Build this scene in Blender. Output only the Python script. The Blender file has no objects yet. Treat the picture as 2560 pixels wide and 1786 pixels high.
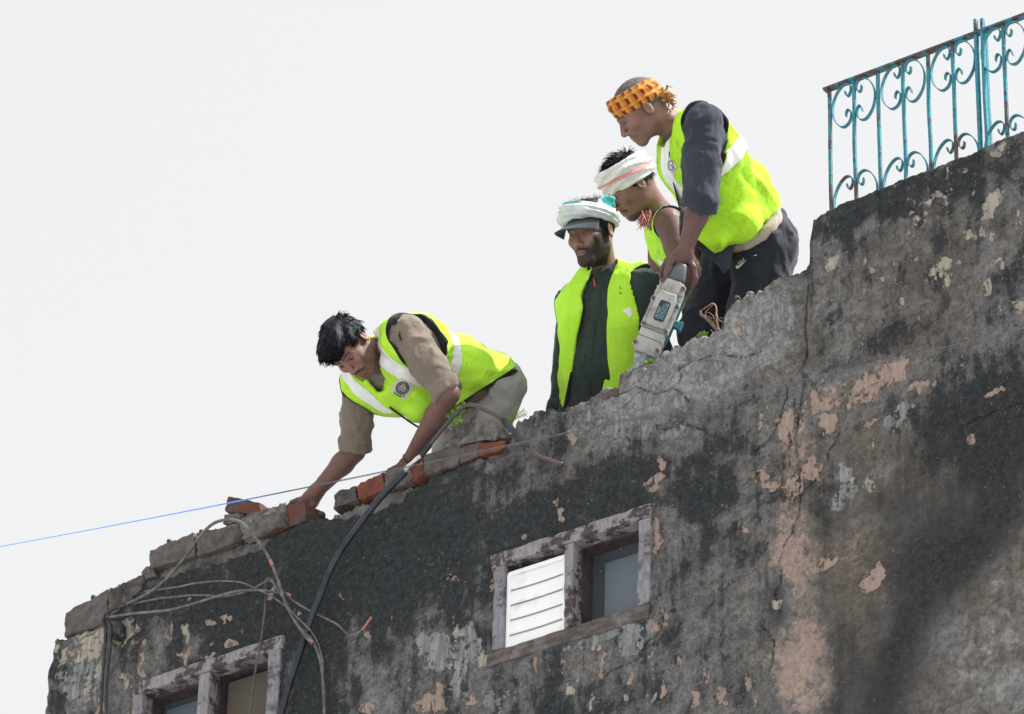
import bpy, bmesh, math, random
import numpy as np
from mathutils import Vector, Matrix
from mathutils.bvhtree import BVHTree

rng = np.random.default_rng(7)
random.seed(7)
scene = bpy.context.scene

# ------------------------------------------------------------------ camera
# The wall face is the plane y = 0 (x along the wall, z up); a long lens looks up at it from the street.
FPX, DIST = 10900.0, 16.0
_p, _a, _r = math.radians(32), math.radians(36), math.radians(1.6)
FW = np.array([-math.sin(_a) * math.cos(_p), math.cos(_a) * math.cos(_p), math.sin(_p)])
_R0 = np.array([math.cos(_a), math.sin(_a), 0.0])
_U0 = np.cross(_R0, FW)
RT = math.cos(_r) * _R0 + math.sin(_r) * _U0
UP = math.cos(_r) * _U0 - math.sin(_r) * _R0
CAM = -DIST * FW
cam_data = bpy.data.cameras.new('camera')
cam = bpy.data.objects.new('camera', cam_data)
scene.collection.objects.link(cam)
cam.matrix_world = Matrix(((RT[0], UP[0], -FW[0], CAM[0]), (RT[1], UP[1], -FW[1], CAM[1]),
                           (RT[2], UP[2], -FW[2], CAM[2]), (0, 0, 0, 1)))
cam_data.sensor_width = 36.0
cam_data.lens = FPX / 2560.0 * 36.0
cam_data.clip_end = 5000.0
scene.camera = cam

# ------------------------------------------------------------------ sky, sun, exposure
SUN_DIR = np.array([0.58, 0.17, 0.80]); SUN_DIR /= np.linalg.norm(SUN_DIR)
SUN_EL = math.asin(SUN_DIR[2]); SUN_AZ = math.atan2(SUN_DIR[0], SUN_DIR[1])
world = bpy.data.worlds.new('World'); scene.world = world; world.use_nodes = True
wn = world.node_tree.nodes; wl = world.node_tree.links
for n_ in list(wn): wn.remove(n_)
w_out = wn.new('ShaderNodeOutputWorld')
w_sky = wn.new('ShaderNodeTexSky'); w_sky.sky_type = 'NISHITA'; w_sky.sun_disc = False
w_sky.sun_elevation = SUN_EL; w_sky.sun_rotation = SUN_AZ
w_sky.dust_density = 6.0; w_sky.air_density = 1.0; w_sky.ozone_density = 1.0
w_hs = wn.new('ShaderNodeHueSaturation'); w_hs.inputs['Saturation'].default_value = 0.25
w_b1 = wn.new('ShaderNodeBackground'); w_b1.inputs['Strength'].default_value = 0.05
w_b2 = wn.new('ShaderNodeBackground'); w_b2.inputs['Color'].default_value = (1, 0.995, 0.985, 1)   # even white haze
w_b2.inputs['Strength'].default_value = 0.472
w_add = wn.new('ShaderNodeAddShader')
wl.new(w_sky.outputs[0], w_hs.inputs['Color']); wl.new(w_hs.outputs[0], w_b1.inputs['Color'])
wl.new(w_b1.outputs[0], w_add.inputs[0]); wl.new(w_b2.outputs[0], w_add.inputs[1])
wl.new(w_add.outputs[0], w_out.inputs['Surface'])
sun_data = bpy.data.lights.new('sun', 'SUN'); sun_data.energy = 5.0; sun_data.angle = math.radians(0.53)
sun_data.color = (1.0, 0.97, 0.93)
sun = bpy.data.objects.new('sun', sun_data); scene.collection.objects.link(sun)
sun.rotation_euler = Vector(SUN_DIR).to_track_quat('Z', 'Y').to_euler()
scene.view_settings.view_transform = 'Standard'; scene.view_settings.look = 'None'
scene.view_settings.exposure = 0.58; scene.view_settings.gamma = 1.0
scene.view_settings.use_curve_mapping = False
scene.cycles.max_bounces = 6

# ------------------------------------------------------------------ measuring helpers
def ray(x, y): return FW + RT * ((x - 1280.0) / FPX) + UP * ((893.0 - y) / FPX)
def at(x, y, Y=0.0):                      # point of the vertical plane y = Y seen at photo pixel (x, y)
    d = ray(x, y); return CAM + d * ((Y - CAM[1]) / d[1])
def J(x, y, dep): return CAM + ray(x, y) * dep      # point at a depth (m) along the lens axis
def V3(v): return v[0] * RT + v[1] * UP - v[2] * FW  # (right, up, towards the camera) -> world vector
def nrm(v): v = np.asarray(v, float); return v / np.linalg.norm(v)

# ------------------------------------------------------------------ noise and meshing helpers
_LAT = rng.random((64, 64, 64)).astype(np.float32)
def vnoise(P, freq, seed=0):
    """smooth value noise in 0..1 at points P (n,3)"""
    q = P * np.asarray(freq, float) + seed * 7.31
    i = np.floor(q).astype(np.int64); f = (q - i).astype(np.float32)
    f = f * f * (3 - 2 * f); i &= 63; j = (i + 1) & 63
    x0, y0, z0 = i[:, 0], i[:, 1], i[:, 2]; x1, y1, z1 = j[:, 0], j[:, 1], j[:, 2]
    fx, fy, fz = f[:, 0], f[:, 1], f[:, 2]
    a = _LAT[x0, y0, z0] * (1 - fx) + _LAT[x1, y0, z0] * fx
    b = _LAT[x0, y1, z0] * (1 - fx) + _LAT[x1, y1, z0] * fx
    c = _LAT[x0, y0, z1] * (1 - fx) + _LAT[x1, y0, z1] * fx
    d = _LAT[x0, y1, z1] * (1 - fx) + _LAT[x1, y1, z1] * fx
    return (a * (1 - fy) + b * fy) * (1 - fz) + (c * (1 - fy) + d * fy) * fz
def fbm(P, freq, seed=0, oct=4):
    s = 0; a = 1.0; t = 0
    for k in range(oct):
        s = s + a * vnoise(P, np.asarray(freq, float) * 2 ** k, seed + k); t += a; a *= 0.5
    return s / t

def new_mesh(name, verts, faces, attrs=None, smooth=True):
    me = bpy.data.meshes.new(name)
    verts = np.asarray(verts, np.float32)
    if isinstance(faces, np.ndarray):
        nf, k = faces.shape
        me.vertices.add(len(verts)); me.vertices.foreach_set('co', verts.ravel())
        me.loops.add(nf * k); me.loops.foreach_set('vertex_index', faces.astype(np.int32).ravel())
        me.polygons.add(nf); me.polygons.foreach_set('loop_start', np.arange(0, nf * k, k, dtype=np.int32))
        me.update(calc_edges=True)
    else:
        me.from_pydata([tuple(map(float, v)) for v in verts], [], [tuple(int(i) for i in f) for f in faces])
    if smooth is not None:
        me.polygons.foreach_set('use_smooth', np.full(len(me.polygons), bool(smooth)))
    for k, v in (attrs or {}).items():
        v = np.asarray(v, np.float32)
        if v.ndim == 1:
            me.attributes.new(k, 'FLOAT', 'POINT').data.foreach_set('value', v)
        else:
            c = np.ones((len(v), 4), np.float32); c[:, :3] = v[:, :3]
            me.attributes.new(k, 'FLOAT_COLOR', 'POINT').data.foreach_set('color', c.ravel())
    me.update()
    return me

def wloc(o):
    l = np.zeros(3)
    while o is not None: l = l + np.array(o.location); o = o.parent
    return l
def link(name, me, mat=None, parent=None):
    """me is in world coordinates; the object keeps the parent's origin"""
    o = bpy.data.objects.new(name, me); scene.collection.objects.link(o)
    if mat is not None and me is not None: me.materials.append(mat)
    if parent is not None:
        o.parent = parent
        l = wloc(parent)
        if me is not None and np.abs(l).max() > 0:
            me.transform(Matrix.Translation(-Vector(l)))
    return o
def mesh(name, verts, faces, mat, parent=None, attrs=None, smooth=True):
    return link(name, new_mesh(name, verts, faces, attrs, smooth), mat, parent)
def empty(name, loc, label=None, cat=None, group=None):
    o = bpy.data.objects.new(name, None); scene.collection.objects.link(o); o.location = tuple(map(float, loc))
    o.empty_display_size = 0.1
    if label: tag(o, label, cat, group)
    return o
def tag(o, label=None, cat=None, group=None, kind=None):
    if label: o['label'] = label
    if cat: o['category'] = cat
    if group: o['group'] = group
    if kind: o['kind'] = kind
    return o

def from_bm(name, bm, mat, parent=None, smooth=False, bevel=0.0, seg=1):
    if bevel > 0:
        bmesh.ops.bevel(bm, geom=list(bm.edges), offset=bevel, segments=seg, profile=0.5, affect='EDGES', clamp_overlap=True)
    me = bpy.data.meshes.new(name); bm.to_mesh(me); bm.free()
    for p in me.polygons: p.use_smooth = smooth
    return link(name, me, mat, parent)
def box_bm(c, ax, h):
    """box centred at c with axes ax (3 unit vectors) and half sizes h"""
    bm = bmesh.new()
    ax = np.array(ax); vs = []
    for sx in (-1, 1):
        for sy in (-1, 1):
            for sz in (-1, 1):
                vs.append(bm.verts.new(tuple(np.asarray(c) + sx * h[0] * ax[0] + sy * h[1] * ax[1] + sz * h[2] * ax[2])))
    for f in ((0, 1, 3, 2), (4, 6, 7, 5), (0, 4, 5, 1), (2, 3, 7, 6), (0, 2, 6, 4), (1, 5, 7, 3)):
        bm.faces.new([vs[i] for i in f])
    bmesh.ops.recalc_face_normals(bm, faces=bm.faces)
    return bm
EYE = np.eye(3)
def boxo(name, lo, hi, mat, parent=None, bevel=0.003):
    lo, hi = np.array(lo, float), np.array(hi, float)
    return from_bm(name, box_bm((lo + hi) / 2, EYE, (hi - lo) / 2), mat, parent, bevel=bevel)

def catmull(pts, n=10):
    P = np.array(pts, float); Q = np.vstack([2 * P[0] - P[1], P, 2 * P[-1] - P[-2]]); out = []
    for i in range(1, len(Q) - 2):
        p0, p1, p2, p3 = Q[i - 1], Q[i], Q[i + 1], Q[i + 2]
        for t in np.linspace(0, 1, n, endpoint=False):
            out.append(0.5 * (2 * p1 + (p2 - p0) * t + (2 * p0 - 5 * p1 + 4 * p2 - p3) * t * t + (3 * p1 - p0 - 3 * p2 + p3) * t ** 3))
    out.append(P[-1]); return np.array(out)
def tube(path, rad, k=8):
    """verts, quads of a tube along path; rad a number or one per point"""
    P = np.array(path, float); n = len(P); rad = np.broadcast_to(np.asarray(rad, float), (n,))
    T = np.gradient(P, axis=0); T /= np.linalg.norm(T, axis=1)[:, None] + 1e-12
    u = np.cross(T[0], [0.3, 0.2, 0.93]); u /= np.linalg.norm(u); vs = []; fs = []
    for i in range(n):
        u = u - T[i] * (u @ T[i]); u /= np.linalg.norm(u); w = np.cross(T[i], u)
        for a in np.arange(k) * 2 * math.pi / k:
            vs.append(P[i] + rad[i] * (math.cos(a) * u + math.sin(a) * w))
    for i in range(n - 1):
        for a in range(k):
            b = (a + 1) % k; fs.append((i * k + a, i * k + b, (i + 1) * k + b, (i + 1) * k + a))
    fs.append(tuple(range(k))[::-1]); fs.append(tuple((n - 1) * k + a for a in range(k)))
    return np.array(vs), fs
def join(parts):
    vs = []; fs = []; o = 0
    for v, f in parts:
        vs.append(np.asarray(v)); fs += [tuple(i + o for i in g) for g in f]; o += len(v)
    return np.vstack(vs), fs

# ------------------------------------------------------------------ material helpers
class NT:
    def __init__(s, name):
        s.m = bpy.data.materials.new(name); s.m.use_nodes = True; s.t = s.m.node_tree
        s.N = s.t.nodes; s.L = s.t.links; s.b = s.N['Principled BSDF']
        s.co = s.N.new('ShaderNodeTexCoord').outputs['Object']
    def put(s, sock, v):
        if v is None: return
        if isinstance(v, bpy.types.NodeSocket): s.L.new(v, sock)
        else:
            try: sock.default_value = v
            except Exception: sock.default_value = (*v, 1.0) if len(v) == 3 else v
    def noise(s, sc, det=4.0, rough=0.55, co=None, dist=0.0):
        n = s.N.new('ShaderNodeTexNoise'); s.put(n.inputs['Vector'], co or s.co)
        n.inputs['Scale'].default_value = sc; n.inputs['Detail'].default_value = det
        n.inputs['Roughness'].default_value = rough; n.inputs['Distortion'].default_value = dist
        return n.outputs['Fac']
    def voro(s, sc, feat='F1', co=None, out='Distance'):
        n = s.N.new('ShaderNodeTexVoronoi'); n.feature = feat; s.put(n.inputs['Vector'], co or s.co)
        n.inputs['Scale'].default_value = sc; return n.outputs[out]
    def map(s, scale=(1, 1, 1), loc=(0, 0, 0), rot=(0, 0, 0), co=None):
        n = s.N.new('ShaderNodeMapping'); s.put(n.inputs['Vector'], co or s.co)
        n.inputs['Scale'].default_value = scale; n.inputs['Location'].default_value = loc; n.inputs['Rotation'].default_value = rot
        return n.outputs[0]
    def math(s, op, a, b=0.0, c=None, clamp=False):
        n = s.N.new('ShaderNodeMath'); n.operation = op; n.use_clamp = clamp
        s.put(n.inputs[0], a); s.put(n.inputs[1], b)
        if c is not None: s.put(n.inputs[2], c)
        return n.outputs[0]
    def ramp(s, v, lo, hi, a=0.0, b=1.0):
        n = s.N.new('ShaderNodeMapRange'); n.interpolation_type = 'SMOOTHSTEP'
        s.put(n.inputs['Value'], v); s.put(n.inputs['From Min'], lo); s.put(n.inputs['From Max'], hi)
        s.put(n.inputs['To Min'], a); s.put(n.inputs['To Max'], b); return n.outputs['Result']
    def mix(s, f, a, b, mode='MIX'):
        n = s.N.new('ShaderNodeMix'); n.data_type = 'RGBA'; n.blend_type = mode; n.clamp_factor = True
        s.put(n.inputs[0], f)
        for sock, v in ((n.inputs[6], a), (n.inputs[7], b)):
            s.put(sock, v if isinstance(v, bpy.types.NodeSocket) else (*v, 1.0) if len(v) == 3 else v)
        return n.outputs[2]
    def attr(s, name, out='Fac'):
        n = s.N.new('ShaderNodeAttribute'); n.attribute_name = name; return n.outputs[out]
    def bump(s, h, strength=0.4, dist=0.01, prev=None):
        n = s.N.new('ShaderNodeBump'); s.put(n.inputs['Height'], h)
        n.inputs['Strength'].default_value = strength; n.inputs['Distance'].default_value = dist
        if prev is not None: s.L.new(prev, n.inputs['Normal'])
        return n.outputs[0]
    def done(s, col=None, rough=0.8, normal=None, metal=0.0, spec=None, sheen=None):
        s.put(s.b.inputs['Base Color'], col if isinstance(col, bpy.types.NodeSocket) or col is None else (*col, 1.0))
        s.put(s.b.inputs['Roughness'], rough); s.put(s.b.inputs['Metallic'], metal)
        if normal is not None: s.L.new(normal, s.b.inputs['Normal'])
        if spec is not None: s.b.inputs['Specular IOR Level'].default_value = spec
        if sheen: s.b.inputs['Sheen Weight'].default_value = sheen
        return s.m

def speckled(name, c1, c2, sc=30, rough=0.75, bump=0.3, bd=0.004, metal=0.0, lo=0.4, hi=0.62, c3=None, sc3=9, spec=None):
    t = NT(name); n = t.noise(sc, 5); col = t.mix(t.ramp(n, lo, hi), c1, c2)
    if c3 is not None: col = t.mix(t.ramp(t.noise(sc3, 6, 0.65), 0.52, 0.62), col, c3)
    return t.done(col, rough, t.bump(t.noise(sc * 3, 4), bump, bd), metal, spec)

# ================================================================== materials of the place
def m_plaster():
    t = NT('weathered_plaster')
    n1 = t.noise(2.6, 5, 0.6); n2 = t.noise(13, 8, 0.68); n3 = t.noise(42, 7, 0.7); n4 = t.noise(150, 4, 0.65); n5 = t.noise(27, 8, 0.72, None, 0.4)
    streak = t.noise(13, 7, 0.65, t.map((1.5, 1, 0.2)))
    stf = t.noise(42, 6, 0.7, t.map((1.5, 1, 0.16)))
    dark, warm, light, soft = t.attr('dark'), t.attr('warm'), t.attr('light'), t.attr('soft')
    c_ = lambda x: t.math('SUBTRACT', x, 0.5)
    mul = lambda a, b: t.math('MULTIPLY', a, b)
    add = lambda a, b: t.math('ADD', a, b)
    mulc = lambda a, b: t.mix(1.0, a, b, 'MULTIPLY')
    rougher = t.math('SUBTRACT', 1.0, mul(soft, 0.75))
    base = t.mix(t.ramp(n5, 0.36, 0.64), (0.095, 0.098, 0.102), (0.235, 0.237, 0.238))
    base = t.mix(mul(t.ramp(n1, 0.34, 0.56), t.attr('brown')), base, t.mix(t.ramp(n5, 0.36, 0.64), (0.092, 0.077, 0.066), (0.19, 0.16, 0.137)))
    cem = t.mix(t.ramp(n3, 0.34, 0.66), (0.165, 0.168, 0.17), (0.35, 0.352, 0.35))
    base = t.mix(t.ramp(add(light, mul(c_(n2), 1.6)), 0.38, 0.66), base, cem)
    pink = t.mix(t.ramp(n3, 0.35, 0.65), (0.33, 0.245, 0.215), (0.42, 0.325, 0.285))
    nb0 = t.noise(7.5, 9, 0.66)
    wv = add(warm, add(mul(c_(nb0), 1.5), add(mul(c_(n2), 0.9), mul(c_(n3), 1.0))))
    base = t.mix(t.ramp(wv, 0.46, 0.86, 0.0, 0.9), base, pink)
    base = t.mix(t.ramp(add(t.attr('yellow'), add(mul(c_(n2), 1.2), mul(c_(stf), 0.8))), 0.4, 0.75, 0, 0.8), base, (0.46, 0.4, 0.28))
    # mouldy stains and soft dark diagonal band, broken by run marks and fine grain
    nb_ = t.noise(6.5, 10, 0.64, None, 0.3)
    nz = add(add(mul(c_(nb_), 1.5), mul(c_(streak), 0.9)), add(mul(c_(n5), 1.1), mul(c_(n3), 0.55)))
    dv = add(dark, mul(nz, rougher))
    mould_dark = t.mix(t.ramp(n3, 0.36, 0.68), (0.015, 0.019, 0.023), (0.042, 0.048, 0.054))
    col = t.mix(t.ramp(dv, mul(t.math('SUBTRACT', 0.72, soft), 0.5), add(0.66, mul(soft, 0.1)), 0.0, 0.95), base, mould_dark)
    # pale grains and lichen
    sp = mul(t.ramp(n4, 0.62, 0.7), t.ramp(n2, 0.4, 0.6))
    col = t.mix(mul(sp, 0.7), col, (0.25, 0.255, 0.25))
    sp2 = mul(t.ramp(t.noise(78, 4, 0.65), 0.64, 0.68), t.ramp(t.noise(5, 3), 0.4, 0.56))
    col = t.mix(mul(sp2, 0.75), col, (0.28, 0.255, 0.225))
    col = t.mix(t.math('SUBTRACT', 0.75, mul(soft, 0.6)), col, mulc(col, t.mix(t.ramp(t.noise(95, 6, 0.75), 0.36, 0.64), (0.72, 0.72, 0.73), (1.25, 1.25, 1.23))))
    # scattered flakes of pink under-coat
    fl = mul(t.ramp(t.noise(19, 8, 0.7, t.map((1.2, 1, 0.7), (3, 1, 5))), 0.615, 0.625), t.ramp(t.attr('flake'), 0.2, 0.5))
    col = t.mix(fl, col, t.mix(t.ramp(n1, 0.45, 0.6), (0.4, 0.31, 0.265), (0.38, 0.35, 0.3)))
    hsum = fl
    # fallen skins of plaster: crisp patches of fresh cement, cream or pink
    def patch(name, c1, c2):
        v = add(t.attr(name), add(mul(c_(n3), 1.3), mul(c_(n5), 1.5)))
        return t.ramp(v, 0.03, 0.07), t.mix(t.ramp(stf, 0.4, 0.62), c1, c2)
    for nm, c1, c2 in (('cement', (0.19, 0.2, 0.205), (0.32, 0.33, 0.335)), ('cream', (0.46, 0.42, 0.355), (0.32, 0.285, 0.24)), ('peel', (0.42, 0.315, 0.27), (0.33, 0.25, 0.215))):
        f, c = patch(nm, c1, c2)
        g = mul(f, t.ramp(add(n3, mul(c_(streak), 1.1)), 0.66, 0.54))
        col = t.mix(g, col, c)
        hsum = t.math('MAXIMUM', hsum, g)
    col = t.mix(mul(t.attr('crack'), 0.7), col, (0.02, 0.02, 0.02))
    h = add(add(mul(n5, 0.7), mul(n3, 0.5)), mul(n4, 0.22))
    h = t.math('SUBTRACT', h, mul(hsum, 0.28))
    return t.done(col, 0.92, t.bump(h, 1.0, 0.018), spec=0.25)
M_PLASTER = m_plaster()
def m_mortar(name, c1, c2, c3):
    t = NT(name); n2 = t.noise(18, 6, 0.65); n3 = t.noise(70, 5, 0.7); n4 = t.noise(190, 3, 0.6)
    col = t.mix(t.ramp(n2, 0.36, 0.64), c1, c2)
    col = t.mix(t.ramp(t.noise(7, 5, 0.6), 0.5, 0.62), col, c3)
    col = t.mix(t.ramp(n4, 0.64, 0.72, 0, 0.5), col, (0.33, 0.31, 0.29))
    h = t.math('ADD', t.math('MULTIPLY', n2, 0.5), t.math('ADD', t.math('MULTIPLY', n3, 0.5), t.math('MULTIPLY', n4, 0.2)))
    return t.done(col, 0.95, t.bump(h, 1.0, 0.013), spec=0.2)
M_MORTAR = m_mortar('broken_mortar', (0.115, 0.11, 0.105), (0.21, 0.2, 0.19), (0.09, 0.086, 0.082))
M_MORTAR_D = m_mortar('sooty_mortar', (0.085, 0.08, 0.078), (0.15, 0.14, 0.132), (0.06, 0.056, 0.055))
M_BRICK_G = m_mortar('grimy_brick', (0.095, 0.085, 0.082), (0.155, 0.14, 0.135), (0.12, 0.085, 0.075))
M_BRICK_R = m_mortar('fresh_broken_brick', (0.24, 0.07, 0.045), (0.15, 0.06, 0.045), (0.14, 0.11, 0.1))
M_BRICK_M = m_mortar('half_bared_brick', (0.09, 0.055, 0.048), (0.11, 0.082, 0.075), (0.16, 0.055, 0.042))
M_CONC = speckled('roof_concrete', (0.2, 0.19, 0.18), (0.28, 0.27, 0.25), 6)
M_GROUND = speckled('dusty_street', (0.4, 0.4, 0.39), (0.47, 0.47, 0.46), 0.8, c3=(0.34, 0.34, 0.335), sc3=0.2)
def m_oldwood(name, paint, wood, lo=0.4, hi=0.56):
    t = NT(name); g = t.noise(16, 6, 0.65, t.map((1, 1, 1)))
    gl = t.noise(60, 4, 0.6, t.map((0.25, 1.0, 1.0))); gv = t.noise(60, 4, 0.6, t.map((1, 1, 0.2)))
    col = t.mix(t.ramp(gl, 0.35, 0.65), wood, tuple(c * 1.7 for c in wood))
    msk = t.ramp(t.math('ADD', t.math('MULTIPLY', g, 0.65), t.math('MULTIPLY', t.math('ADD', gl, gv), 0.18)), lo, hi)
    col = t.mix(msk, col, t.mix(t.ramp(gv, 0.4, 0.6), paint, tuple(c * 0.75 for c in paint)))
    h = t.math('ADD', t.math('MULTIPLY', msk, 0.5), t.math('MULTIPLY', t.math('ADD', gl, gv), 0.5))
    return t.done(col, 0.85, t.bump(h, 0.7, 0.004), spec=0.25)
M_WOOD = m_oldwood('flaking_painted_wood', (0.29, 0.275, 0.29), (0.055, 0.044, 0.047), 0.46, 0.52)
M_WOODV = m_oldwood('grey_weathered_stile', (0.26, 0.255, 0.29), (0.07, 0.062, 0.07), 0.4, 0.52)
M_WOODD = m_oldwood('bare_brown_sill', (0.19, 0.175, 0.175), (0.075, 0.064, 0.06), 0.48, 0.6)
M_WOODP = speckled('dark_plum_paint', (0.05, 0.034, 0.042), (0.085, 0.06, 0.068), 25, 0.7)
M_PLASTIC = speckled('white_plastic', (0.86, 0.88, 0.9), (0.9, 0.91, 0.92), 5, 0.4, 0.05, c3=(0.74, 0.74, 0.72), sc3=3)
M_GLASS = NT('dusty_glass')
def _glass(t, c, c2, rough):
    sp = t.ramp(t.noise(60, 2, 0.5), 0.73, 0.75)
    col = t.mix(t.ramp(t.noise(4, 4), 0.35, 0.7), c, c2); col = t.mix(sp, col, (0.7, 0.72, 0.74))
    return t.done(col, rough, spec=0.6)
M_GLASS = _glass(M_GLASS, (0.065, 0.085, 0.1), (0.09, 0.11, 0.125), 0.12)
M_PANEL = speckled('blue_grey_board', (0.1, 0.135, 0.165), (0.13, 0.165, 0.19), 4, 0.5, 0.05)
M_MESHP = NT('brown_wire_mesh')
def _wm(t):
    w = t.N.new('ShaderNodeTexWave'); w.inputs['Scale'].default_value = 60; t.put(w.inputs['Vector'], t.co)
    w2 = t.N.new('ShaderNodeTexWave'); w2.inputs['Scale'].default_value = 60; w2.bands_direction = 'Z'; t.put(w2.inputs['Vector'], t.co)
    f = t.math('MAXIMUM', w.outputs['Fac'], w2.outputs['Fac'])
    return t.done(t.mix(t.ramp(f, 0.5, 0.95), (0.075, 0.062, 0.05), (0.12, 0.1, 0.082)), 0.8)
M_MESHP = _wm(M_MESHP)
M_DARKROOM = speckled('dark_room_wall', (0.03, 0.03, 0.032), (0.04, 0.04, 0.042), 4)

# ================================================================== the ground far below
gv = np.array([(-900, -900, -10.1), (900, -900, -10.1), (900, 900, -10.1), (-900, 900, -10.1)])
tag(mesh('ground', gv, [(0, 1, 2, 3)], M_GROUND, smooth=False), kind='structure')

# ================================================================== the building
BLD = empty('building', (0, 0, -10.1), 'old building with black mouldy plaster wall and half demolished roof parapet', 'building')

def line_h(pts, y=0.0):
    P = np.array([at(a, b, y) for a, b in pts]); return P[:, 0], P[:, 2]
SIL = [(118, 1600), (157, 1594), (225, 1572), (300, 1520), (330, 1492), (363, 1440), (372, 1424), (429, 1402), (480, 1388), (601, 1352), (649, 1342), (692, 1326),
       (758, 1304), (791, 1290), (832, 1272), (888, 1254), (960, 1222), (1014, 1206), (1061, 1190), (1105, 1168), (1125, 1130), (1150, 1110), (1180, 1098),
       (1230, 1088), (1262, 1074), (1290, 1057), (1315, 1046), (1365, 1032), (1420, 1026), (1472, 1009), (1498, 987), (1512, 978), (1545, 973),
       (1551, 940), (1600, 911), (1618, 912), (1637, 896), (1665, 876), (1706, 864), (1747, 851), (1775, 840), (1799, 818), (1807, 808), (1810, 786),
       (1816, 763), (1840, 744), (1901, 724), (1939, 702), (2013, 681), (2024, 667), (2030, 645), (2034, 600), (2038, 562), (2058, 540), (2080, 528),
       (2199, 479), (2324, 432), (2443, 386), (2560, 341)]
PLT = [(118, 1600), (157, 1594), (225, 1572), (300, 1520), (330, 1492), (363, 1453), (429, 1439), (484, 1421), (560, 1398), (649, 1371), (672, 1352), (692, 1333),
       (758, 1307), (791, 1299), (832, 1303), (919, 1279), (960, 1266), (1006, 1254), (1012, 1231), (1076, 1197), (1139, 1166), (1155, 1153),
       (1200, 1140), (1246, 1138), (1264, 1118), (1280, 1085), (1290, 1058)]
sx, sz = line_h(SIL); sx = np.append(sx, 5.2); sz = np.append(sz, sz[-1] + 0.02)
px_, pz_ = line_h(PLT)
_xs = np.concatenate([np.arange(-2.14, 2.32, 0.006), np.linspace(2.36, 5.2, 70)])
def jag(x, seed, amp):
    P = np.stack([x, np.zeros_like(x), np.zeros_like(x)], 1)
    return amp * ((fbm(P, 14, seed, 5) - 0.5) * 1.6 + (vnoise(P, 130, seed + 3) - 0.5) * 0.35)
hcore = np.interp(_xs, sx, sz) + (jag(_xs, 3, 0.045) + jag(_xs * 2.3, 13, 0.016)) * np.where(_xs < 1.31, 1.0, 0.3) * (_xs < 2.4)
hpl = np.minimum(np.where(_xs < px_[-1], np.interp(_xs, px_, pz_) + jag(_xs, 5, 0.04), hcore + 0.006), hcore + 0.006)

def projpx(P):
    v = P - CAM; z = v @ FW
    return 1280 + FPX * (v @ RT) / z, 893 - FPX * (v @ UP) / z

# windows: openings (x0, x1, z0, z1)
W1 = (-0.046, 0.612, -1.262, -0.83)
W2 = (-1.705, -1.008, -1.31, -0.878)

def blobs(X, Y, L, base=-1.0):
    f = np.full(X.shape, base)
    for b in L:
        cx, cy, rx, ry = b[:4]; rot = math.radians(b[4]) if len(b) > 4 else 0
        dx, dy = X - cx, Y - cy
        u = dx * math.cos(rot) + dy * math.sin(rot); w = -dx * math.sin(rot) + dy * math.cos(rot)
        f = np.maximum(f, 1 - np.sqrt((u / rx) ** 2 + (w / ry) ** 2))
    return f
def paint(X, Y, L, base):
    f = np.full(X.shape, float(base))
    for b in L:
        cx, cy, rx, ry, val = b[:5]; rot = math.radians(b[5]) if len(b) > 5 else 0
        dx, dy = X - cx, Y - cy
        u = dx * math.cos(rot) + dy * math.sin(rot); w = -dx * math.sin(rot) + dy * math.cos(rot)
        g = np.exp(-(((u / rx) ** 2 + (w / ry) ** 2) ** 1.5))
        f = f * (1 - g) + val * g
    return f
PEEL = [(1647, 1170, 9, 16), (1638, 1198, 14, 11), (1633, 1217, 8, 14), (1434, 1095, 17, 17), (1400, 1299, 9, 13), (1396, 1273, 8, 16), (1641, 1350, 14, 55), (1640, 1315, 8, 40),
        (1967, 1070, 28, 45), (2030, 1013, 22, 22), (2039, 1164, 34, 34), (1980, 1211, 30, 24), (1926, 1223, 22, 12), (1980, 1258, 17, 36), (1904, 1192, 20, 26),
        (418, 1588, 9, 24), (343, 1606, 12, 15), (363, 1628, 8, 26), (360, 1679, 8, 18), (524, 1558, 10, 9), (553, 1547, 7, 11), (575, 1547, 8, 11), (583, 1610, 14, 12),
        (528, 1637, 17, 8), (473, 1500, 5, 11), (239, 1767, 12, 24), (319, 1781, 10, 12), (469, 1642, 11, 17), (1129, 1440, 8, 9), (973, 1546, 7, 9), (921, 1588, 7, 16),
        (1137, 1543, 5, 16), (1222, 1421, 8, 17), (1226, 1458, 6, 22), (921, 1767, 14, 24), (1067, 1764, 36, 30), (1088, 1740, 15, 22), (1109, 1776, 10, 12), (1182, 1752, 10, 18),
        (1347, 1661, 5, 16), (1394, 1658, 8, 18), (1505, 1648, 11, 17), (1501, 1681, 7, 20), (1647, 1532, 8, 14), (1644, 1574, 14, 20), (1586, 1694, 9, 15), (1667, 1720, 9, 26),
        (1450, 1668, 6, 14), (1760, 1690, 10, 24), (1700, 1660, 6, 20), (1730, 1750, 10, 20), (1800, 1740, 9, 24), (1860, 1700, 12, 30), (1640, 1640, 7, 10),
        (2160, 972, 46, 34, -30), (2232, 933, 46, 28, -20), (2055, 1005, 48, 17, -12), (2077, 1060, 25, 32), (1972, 1066, 32, 24), (2033, 1165, 28, 34, 30), (1983, 1210, 26, 26),
        (2066, 1409, 46, 14, -25), (2188, 1453, 46, 18, -60), (2431, 1099, 8, 13), (1855, 1320, 6, 12), (2170, 1050, 15, 10), (2300, 960, 30, 16, -20), (2480, 980, 30, 10, -15),
        (1310, 1330, 8, 6), (1340, 1520, 5, 5), (690, 1480, 6, 9), (750, 1530, 5, 6), (860, 1480, 5, 6), (1010, 1450, 4, 5)]
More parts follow.
